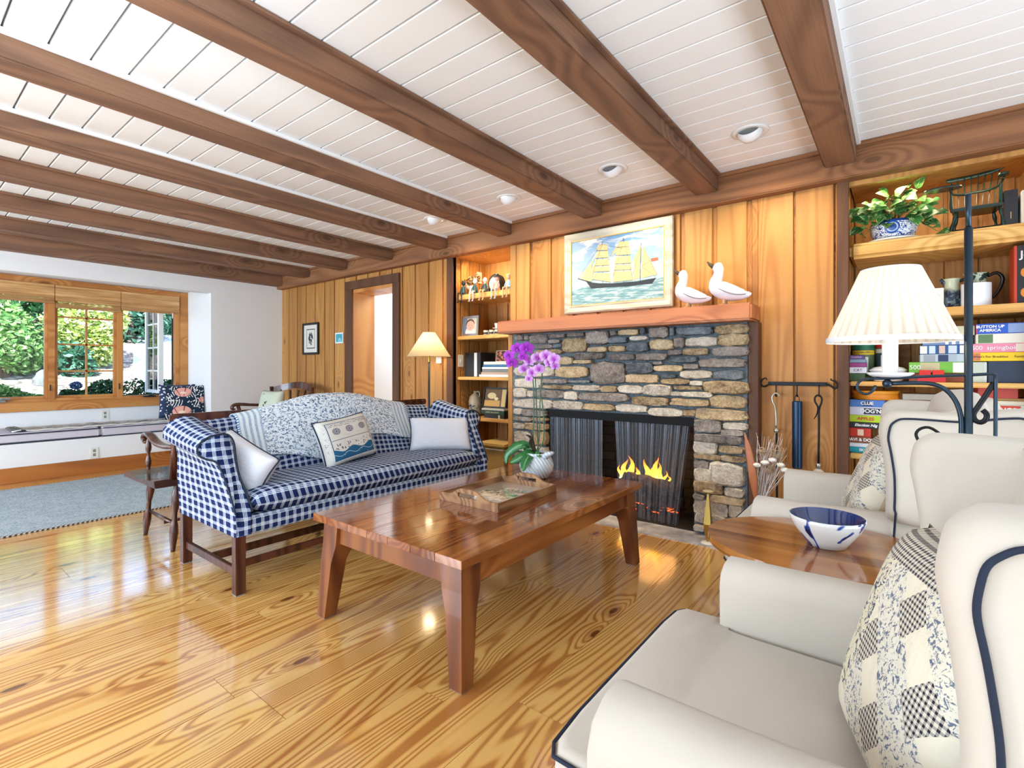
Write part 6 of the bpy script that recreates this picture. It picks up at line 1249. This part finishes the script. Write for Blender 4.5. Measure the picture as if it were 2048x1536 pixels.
# bowl on the side table
c0=Vector((-.172,1.735,.5805)); g=G('blue splashed glaze',.1,coat=.5); o=g.obj(); n=g.noise(g.obj((1,1,.5)),9,3,.55,1.2); m_bo=g.base(g.ramp(n,[(.52,'ecece8'),(.54,'2450a8'),(.58,'101c4c')])).m; m_bi=G('blue glaze inside',.08,coat=.6); m_bi=m_bi.base(m_bi.mix(m_bi.noise(m_bi.obj(),16,2),'0a1c50','164084')).m
t=thing('pottery_bowl','white pottery bowl splashed with cobalt blue on the oval table','bowl',c0)
one('outside',m_bo,lambda m:m.lathe([(.045,0),(.051,.002),(.062,.02),(.087,.055),(.096,.075),(.098,.086),(.095,.087)],c0,48,cap=False),parent=t,smooth=True)
one('inside',m_bi,lambda m:m.lathe([(.095,.0872),(.091,.08),(.08,.055),(.055,.020),(.001,.012)],c0,48,cap=False),parent=t,smooth=True)
# ================= iron floor lamp =================
YL=1.74
def lp(u,v,y=YL): return aty(u,v,y)
m_irb=plain('black iron with window tint','30404e',.32,metal=.7)  # black iron; bluish tone is window reflection put into the base colour
px_=lp(1937,740).x; t=thing('floor_lamp','black iron swing-arm floor lamp with white pleated shade behind the side table','floor lamp',(px_+.02,YL+.0,0))
XP=px_
one('pole',m_irb,lambda m:(m.tube([(XP,YL,.02),(XP,YL,lp(1940,455).z)],.0088,14),m.tube([(XP,YL,lp(1940,455).z),(XP,YL,lp(1940,388).z)],.006,12)),parent=t,smooth=True)
one('base',m_iron,lambda m:(m.tube([(XP-.12,YL+.03,.0),(XP-.05,YL+.01,.05),(XP,YL,.07)],.008,8),m.tube([(XP+.12,YL+.02,.0),(XP+.05,YL+.01,.05),(XP,YL,.07)],.008,8),m.tube([(XP,YL-.13,.0),(XP,YL-.05,.05),(XP,YL,.07)],.008,8)),parent=t,smooth=True)
one('arm',m_irb,lambda m:m.tube([lp(1745,756.5),lp(1780,756.5),lp(1850,753),lp(1937,750),lp(1984,748),lp(1990,751),lp(1991,760),lp(1991,880),lp(1991,920)],.0075,8,flat=(.8,.55)),parent=t,smooth=True)
one('arm_brace',m_irb,lambda m:m.tube([lp(1783,767),lp(1830,766),lp(1865,768),lp(1892,780),lp(1910,800),lp(1920,825),lp(1923,850),lp(1923,885),lp(1930,925)],.0058,8),parent=t,smooth=True)
one('scroll',m_irb,lambda m:m.tube([lp(1746,757),lp(1730,758),lp(1718,764),lp(1714,774),lp(1720,784),lp(1733,788),lp(1745,782),lp(1751,771)],.0075,8,flat=(1.1,.5)),parent=t,smooth=True)
one('scroll',m_iron,lambda m:m.tube([lp(1988,765),lp(1972,790),lp(1955,815),lp(1947,828),lp(1950,840),lp(1962,845),lp(1972,838),lp(1973,828),lp(1965,820)],.0055,8,flat=(1.1,.55)),parent=t,smooth=True)
one('scroll',m_iron,lambda m:m.tube([lp(1900,890),lp(1880,868),lp(1858,855),lp(1840,858),lp(1832,868),lp(1836,880)],.0075,8,flat=(1.1,.5)),parent=t,smooth=True)
cL=lp(1780,757); cx,cz=cL.x,cL.z
one('finial',m_irb,lambda m:m.ball((cx-.006,YL,lp(1774,767).z),.0125,2),parent=t,smooth=True)
one('bobeche',m_wcer,lambda m:m.lathe([(.02,.0),(.045,.004),(.054,.011),(.052,.014),(.02,.010)],(cx,YL,cz+.003),32),parent=t,smooth=True)
one('candle_sleeve',m_wcer,lambda m:m.lathe([(.0185,0),(.0185,.19),(.016,.195)],(cx,YL,cz+.012),24),parent=t,smooth=True,angle=40)
def glow(name,c,e,ec,cell=None):
    g=G(name,.8,spec=.2); 
    if cell: 
        w_=g.M('SINE',g.M('MULTIPLY',g.sep(g.obj((1,1,1),'UV'))[0],cell)); c_=g.mix(g.M('MULTIPLY',g.sm(w_,.2,1),.5),c,'9c9086'); g.base(c_)  # darker stripes put the shade of the pleat folds into the colour
    else: g.base(c)
    g.set(Transmission_Weight=0.0); nt=g.nt; tr=nt.nodes.new('ShaderNodeBsdfTranslucent'); tr.inputs[0].default_value=col(ec); mx=nt.nodes.new('ShaderNodeMixShader'); mx.inputs[0].default_value=e
    out=nt.nodes['Material Output']; nt.links.new(g.b.outputs[0],mx.inputs[1]); nt.links.new(tr.outputs[0],mx.inputs[2]); nt.links.new(mx.outputs[0],out.inputs[0]); return g.m
m_shade=glow('pleated white shade','ece6e0',.42,'fff0d4',290)
zb_,zt_=lp(1780,683).z+.002,lp(1785,540).z; cxs=cx+.0; n_=96
def f(m):
    rs=[]
    for k in range(9):
        f_=k/8; r=.150+(.069-.150)*f_; rs.append([Vector((cxs+(r+.0012*(-1)**i)*math.cos(2*PI*i/n_),YL+(r+.0012*(-1)**i)*math.sin(2*PI*i/n_),zb_+(zt_-zb_)*f_)) for i in range(n_)])
    m.rings(rs,True,False)
one('lamp_shade',m_shade,f,parent=t,recalc=True)
one('shade_trim',m_wcer,lambda m:m.lathe([(.1515,-.004),(.153,0),(.1515,.010)],(cxs,YL,zb_),48,cap=False),parent=t,smooth=True); one('shade_trim',m_wcer,lambda m:m.lathe([(.069,-.006),(.0705,0),(.069,.003)],(cxs,YL,zt_),48,cap=False),parent=t,smooth=True)
g=G('bulb'); g.base('ffffff').set(Emission_Color='ffe2b0',Emission_Strength=6.0); one('bulb',g.m,lambda m:m.ball((cxs,YL,zb_+.085),.022,2,(1,1,1.3)),parent=t,smooth=True)
light('POINT','lamp_bulb',(cxs,YL,zb_+.10),.65,(1,.84,.6),size=.03)
# ================= small floor lamp in the corner =================
q=P2(858,700,3.26); c0=Vector((q.x,3.26,0)); t=thing('floor_lamp','slim floor lamp with cream cone shade by the left niche','floor lamp',c0)
one('pole',m_irb,lambda m:m.tube([(c0.x,c0.y,.02),(c0.x,c0.y,P2(858,724,3.26).z)],.010,10),parent=t,smooth=True); one('base',m_iron,lambda m:m.lathe([(.13,0),(.13,.015),(.03,.03)],c0,28),parent=t,smooth=True,angle=40)
one('socket',m_brs,lambda m:m.tube([(c0.x,c0.y,P2(858,724,3.26).z),(c0.x,c0.y,P2(858,706,3.26).z)],[.012,.009],10),parent=t)
z_b,z_t=P2(858,713,3.26).z,P2(858,665,3.26).z; m_sh2=glow('linen shade','ecdcb8',.42,'ffe6b4')
one('lamp_shade',m_sh2,lambda m:m.lathe([(.205,z_b),(.205,z_b),(.058,z_t)],(c0.x,c0.y,0),40,cap=False),parent=t,smooth=True)
one('bulb',g.m,lambda m:m.ball((c0.x,c0.y,z_b+.08),.025,2),parent=t); light('POINT','corner_lamp_bulb',(c0.x,c0.y,z_b+.09),3.2,(1,.80,.5),size=.04)
# wall plates
def plate(x,y,z,w,h,label,cat,face='y'):
    t=thing('switch_plate',label,cat,(x,y,z-h/2))
    if face=='y': one('plate',m_cream,lambda m:m.box(x-w/2,x+w/2,y-.006,y,z-h/2,z+h/2,.002),parent=t); one('toggle',m_wcer,lambda m:m.box(x-.008,x+.008,y-.012,y-.006,z-.016,z+.016,.002),parent=t)
    else: one('plate',m_cream,lambda m:m.box(x,x+.006,y-w/2,y+w/2,z-h/2,z+h/2,.002),parent=t); one('toggle',m_wcer,lambda m:m.box(x+.006,x+.012,y-.01,y+.01,z-.018,z+.018,.002),parent=t)
q=P2(875,719,3.48); plate(q.x,3.499,q.z+.02,.075,.115,'white switch plate on the panelling behind the corner lamp shade','switch')
plate(-3.452,3.60,1.185,.075,.12,'white outlet with a plug on the side board of the left niche','outlet','x')
plate(-3.452,3.88,2.05,.075,.12,'white outlet high on the left niche side, above the clock','outlet','x')
# pictures on the panelling
g=G('bird etching',.3); uv=g.obj((1,1,1),'UV'); s=g.sep(uv); e_=g.M('MAXIMUM',g.M('MULTIPLY',g.M('ABSOLUTE',g.M('SUBTRACT',s[0],.5)),1.0),g.M('MULTIPLY',g.M('ABSOLUTE',g.M('SUBTRACT',s[1],.5)),.85))
c=g.mix(g.M('LESS_THAN',g.M('ABSOLUTE',g.M('SUBTRACT',e_,.29)),.014),'e8e4da','3a3a3a'); c=g.mix(g.M('MULTIPLY',g.M('LESS_THAN',circ(g,uv,.5,.5,.16,.7),.17),g.M('GREATER_THAN',g.noise(uv,9,2,.5,.6),.44)),c,'2c3040')
picframe('framed_print','tall thin black framed print of a dark bird on the panelled wall','picture',-6.20,-5.82,1.29,1.70,3.492,.028,m_blk,g.base(c).m)
g=G('teal postcard'); uv=g.obj((1,1,1),'UV'); c=g.mix(g.M('LESS_THAN',circ(g,uv,.55,.2,.3,1),.3),'3ca4b0','7cc8cc'); c=g.mix(g.M('LESS_THAN',circ(g,uv,.5,.4,.08,2),.1),c,'e8f4f4')
picframe('small_tile','small square teal picture in a white frame by the door','picture',-5.455,-5.285,1.415,1.545,3.494,.016,m_wcer,g.base(c).m,0,th=.012)
# rug
g=G('woven grey green rug',.95,spec=.1); uv=g.obj((1,1,1),'World'); n=g.noise(g.obj((60,60,1),'World'),1,3,.7); dz_=g.vor(g.obj((16,16,1),'World'),1)
c=g.mix(g.M('MULTIPLY',g.sm(n,.4,.6),.8),'b4bcbc','84949a'); c=g.mix(g.M('MULTIPLY',g.M('GREATER_THAN',dz_,.55),.35),c,'c0c8ca'); m_rug=g.base(c).bump(n,.5,.01).m
t=thing('area_rug','grey green woven rug with a dark stitched border near the window seat','rug',(-5.5,.9,.0005))
one('weave',m_rug,lambda m:m.box(-6.38,-4.63,-1.2,2.6,.0005,.010,.003),parent=t)
g=G('stitched border'); s=g.sep(g.obj((1,1,1),'World')); m_bd=g.base(g.mix(g.M('GREATER_THAN',g.M('FRACT',g.M('MULTIPLY',g.M('ADD',s[1],s[0]),38)),.5),'3a3438','c8c0b4')).m
one('border',m_bd,lambda m:(m.box(-4.63,-4.606,-1.2,2.6,.0005,.011,.002),m.box(-6.404,-6.38,-1.2,2.6,.0005,.011,.002)),parent=t)
# ================= wooden settee behind the sofa =================
w_mx=wood('mahogany seat plank',['6a4030','4c281c','2c140e'],'y',12,3,.22,0,isl=False,coat=.4,src='Object',fib=.4)
def turned(a,b,r,n=12,prof=None):
    a=Vector(a);b=Vector(b); prof=prof or [.75,.8,1.15,1.25,1.0,.7,.75,1.1,1.25,1.1,.85,.65]
    return [a.lerp(b,i/(len(prof)-1)) for i in range(len(prof))],[r*k for k in prof]
t=thing('wooden_settee','long dark wooden settee with scrolled arms standing behind the sofa','settee',(-3.7,2.1,0))
one('seat',w_mx,lambda m:m.rings([[Vector((x,y,z)) for x,z in ((-4.02,.40),(-4.02,.425),(-3.96,.44),(-3.7,.422),(-3.46,.442),(-3.44,.40))] for y in (1.02,3.14)],True,True),parent=t,smooth=True,angle=40)
for x,dx_ in ((-3.93,-.03),(-3.50,.03)):
    for y,dy_ in ((1.15,-.03),(2.08,0),(3.02,.03)):
        p,r=turned((x,y,.405),(x+dx_,y+dy_,.0),.019); L=one('leg',w_mah,lambda m:m.tube(p,r,12),parent=t,smooth=True)
for y in (1.14,3.03): one('stretcher',w_mah,lambda m:m.tube([(-3.93,y,.16),(-3.72,y,.155),(-3.50,y,.16)],[.008,.014,.008],8),parent=t,smooth=True)
one('stretcher',w_mah,lambda m:m.box(-3.50,-3.48,1.17,3.0,.20,.24,.004),parent=t); one('stretcher',w_mah,lambda m:m.tube([(-3.72,1.15,.12),(-3.72,3.02,.12)],.010,8),parent=t)
for y in (1.12,3.05):
    one('back_post',w_mah,lambda m:m.tube([(-3.47,y,.44),(-3.44,y,.63),(-3.40,y,.83)],[.020,.018,.021],10),parent=t,smooth=True)
    one('arm',w_mah,lambda m:m.tube([(-3.44,y,.635),(-3.60,y,.622),(-3.74,y,.632),(-3.86,y,.668),(-3.94,y,.672),(-3.975,y,.645),(-3.955,y,.617),(-3.93,y,.625)],[.016,.02,.022,.022,.02,.018,.014,.009],10,flat=(1.3,.8)),parent=t,smooth=True)
    p,r=turned((-3.90,y,.44),(-3.90,y,.645),.014); one('arm_post',w_mah,lambda m:m.tube(p,r,10),parent=t,smooth=True)
for k in range(13):
    y=1.24+k*.1425; one('spindle',w_mah,lambda m:m.tube([(-3.47,y,.44),(-3.44,y,.62),(-3.405,y,.80)],[.007,.010,.007],8),parent=t,smooth=True)
one('crest_rail',w_mah,lambda m:m.box(-3.415,-3.385,1.08,3.09,.785,.835,.008),parent=t)
# ================= corner chair with the PARIS pillow =================
R0=Matrix.Translation((-5.86,2.98,0))@Matrix.Rotation(math.radians(14),4,'Z'); 
def lo(x,y,z): return R0@Vector((x,y,z))
t=thing('corner_armchair','dark wooden armchair with curved slatted back in the far corner','armchair',(-5.86,2.98,0))
one('seat',w_mx,lambda m:m.rings([[lo(x,y,z) for x,y in ((-.36,-.24),(.36,-.24),(.33,.22),(-.33,.22))] for z in (.40,.435)],True,True),parent=t)
for sx in (-1,1):
    for sy in (-1,1): one('leg',w_mah,lambda m:m.tube([lo(sx*.30,sy*.18,.402),lo(sx*.33,sy*.20,.2),lo(sx*.35,sy*.23,.0)],[.022,.026,.018],10),parent=t,smooth=True)
one('crest_rail',w_mah,lambda m:m.rings([[lo(x,.30+.02-.12*(x/.34)**2,.86+.085*(1-(x/.36)**2)-(w_)) for w_ in (0,.001)]+[lo(x,.345-.12*(x/.34)**2,.86+.085*(1-(x/.36)**2)-w_) for w_ in (.001,.075)]+[lo(x,.31-.12*(x/.34)**2,.86+.085*(1-(x/.36)**2)-.08)] for x in [-.34+.68*k/16 for k in range(17)]],True,True),parent=t,smooth=True,angle=50)
for k in range(5):
    a=-.22+.11*k; one('slat',w_mah,lambda m:m.tube([lo(a*.6,.22,.43),lo(a*.8,.27,.62),lo(a*1.15,.31-.12*(a/.34)**2,.84)],[.022,.014,.022],8,flat=(1.2,.4)),parent=t,smooth=True)
for sx in (-1,1):
    one('back_post',w_mah,lambda m:m.tube([lo(sx*.30,.20,.43),lo(sx*.33,.21,.65),lo(sx*.34,.20,.885)],[.022,.02,.024],8),parent=t,smooth=True)
    one('arm',w_mah,lambda m:m.tube([lo(sx*.33,.20,.66),lo(sx*.38,0,.665),lo(sx*.41,-.20,.685),lo(sx*.42,-.27,.67),lo(sx*.42,-.28,.635),lo(sx*.42,-.245,.63)],[.02,.022,.026,.024,.02,.012],10,flat=(1.2,.8)),parent=t,smooth=True)
    one('arm_post',w_mah,lambda m:m.tube([lo(sx*.33,-.18,.43),lo(sx*.37,-.2,.55),lo(sx*.40,-.22,.67)],[.02,.025,.02],8),parent=t,smooth=True)
g=G('cream print cloth',.9); m_par=g.base(g.mix(g.noise(g.obj(),8,2),'d8dcc4','c4ccb8')).m
T=place(lo(-.10,-.02,.655),lo(1,-.1,0)-lo(0,0,0),lo(0,.25,1)-lo(0,0,0)); m=MB(); pillow(m,.40,.40,.12,T,n=14)
pl_=thing('throw_pillow','pale green pillow lettered PARIS on the corner armchair','pillow',lo(-.10,-.02,.46)); m.build('cover',[m_par,m_par],parent=pl_,smooth=True,weld=.0005)
o=text('PARIS',.075,tcol('2a2a30'),pl_,(0,0,0),(0,0,0)); Tm=T@Matrix.Translation((-.02,.115,.052)); o.location=Tm.translation; o.rotation_euler=Tm.to_euler()
one('poodle_print',tcol('1c1c20'),lambda m:(m.ball(T@Vector((-.03,.03,.058)),.02,1,(1,.3,1)),m.ball(T@Vector((-.01,.045,.058)),.013,1,(1,.3,1)),m.ball(T@Vector((-.05,.0,.06)),.014,1,(1,.3,1.4))),parent=pl_)
# ================= light =================
W=bpy.data.worlds.new('sky'); S.world=W; W.use_nodes=True; nt=W.node_tree
sk=nt.nodes.new('ShaderNodeTexSky'); sk.sky_type='NISHITA'; sk.sun_disc=False; sk.sun_elevation=math.radians(48); sk.sun_rotation=math.radians(120)
bg=nt.nodes['Background']; nt.links.new(sk.outputs[0],bg.inputs[0]); bg.inputs[1].default_value=.5
sd=Vector((-.62,.38,-.78)); light('SUN','sun',(0,0,6),11,(1,.95,.86),sd.to_track_quat('-Z','Y').to_euler(),.01)
# area lamps added as daylight fill in front of the solid, unseen walls
DC=(.67,.83,1)
light('AREA','daylight_fill_back',(-2.2,Y0+.05,1.45),44,DC,(PI/2,0,0),4.4,1.5)
light('AREA','daylight_fill_back_far',(-5.4,Y0+.05,1.45),140,DC,(PI/2,0,0),1.8,1.5)
light('AREA','daylight_fill_right',(X1-.05,-1.2,1.5),46,DC,(PI/2,0,PI/2),3.4,1.5)
light('AREA','hall_light',(-4.6,4.5,2.35),16,(.9,.95,1),(0,0,0),.8,.8)
light('AREA','ceiling_fill',(-1.2,-1.9,.45),54,DC,(PI-.45,0,0),3.8,1.6)  # unseen upward fill lamps, added to brighten the ceiling
light('AREA','ceiling_fill_right',(1.9,.9,.45),58,DC,(PI,-.4,0),1.2,3.0)
light('AREA','ceiling_fill_left',(-5.2,-2.0,.45),2,DC,(PI,0,0),2.4,1.8)
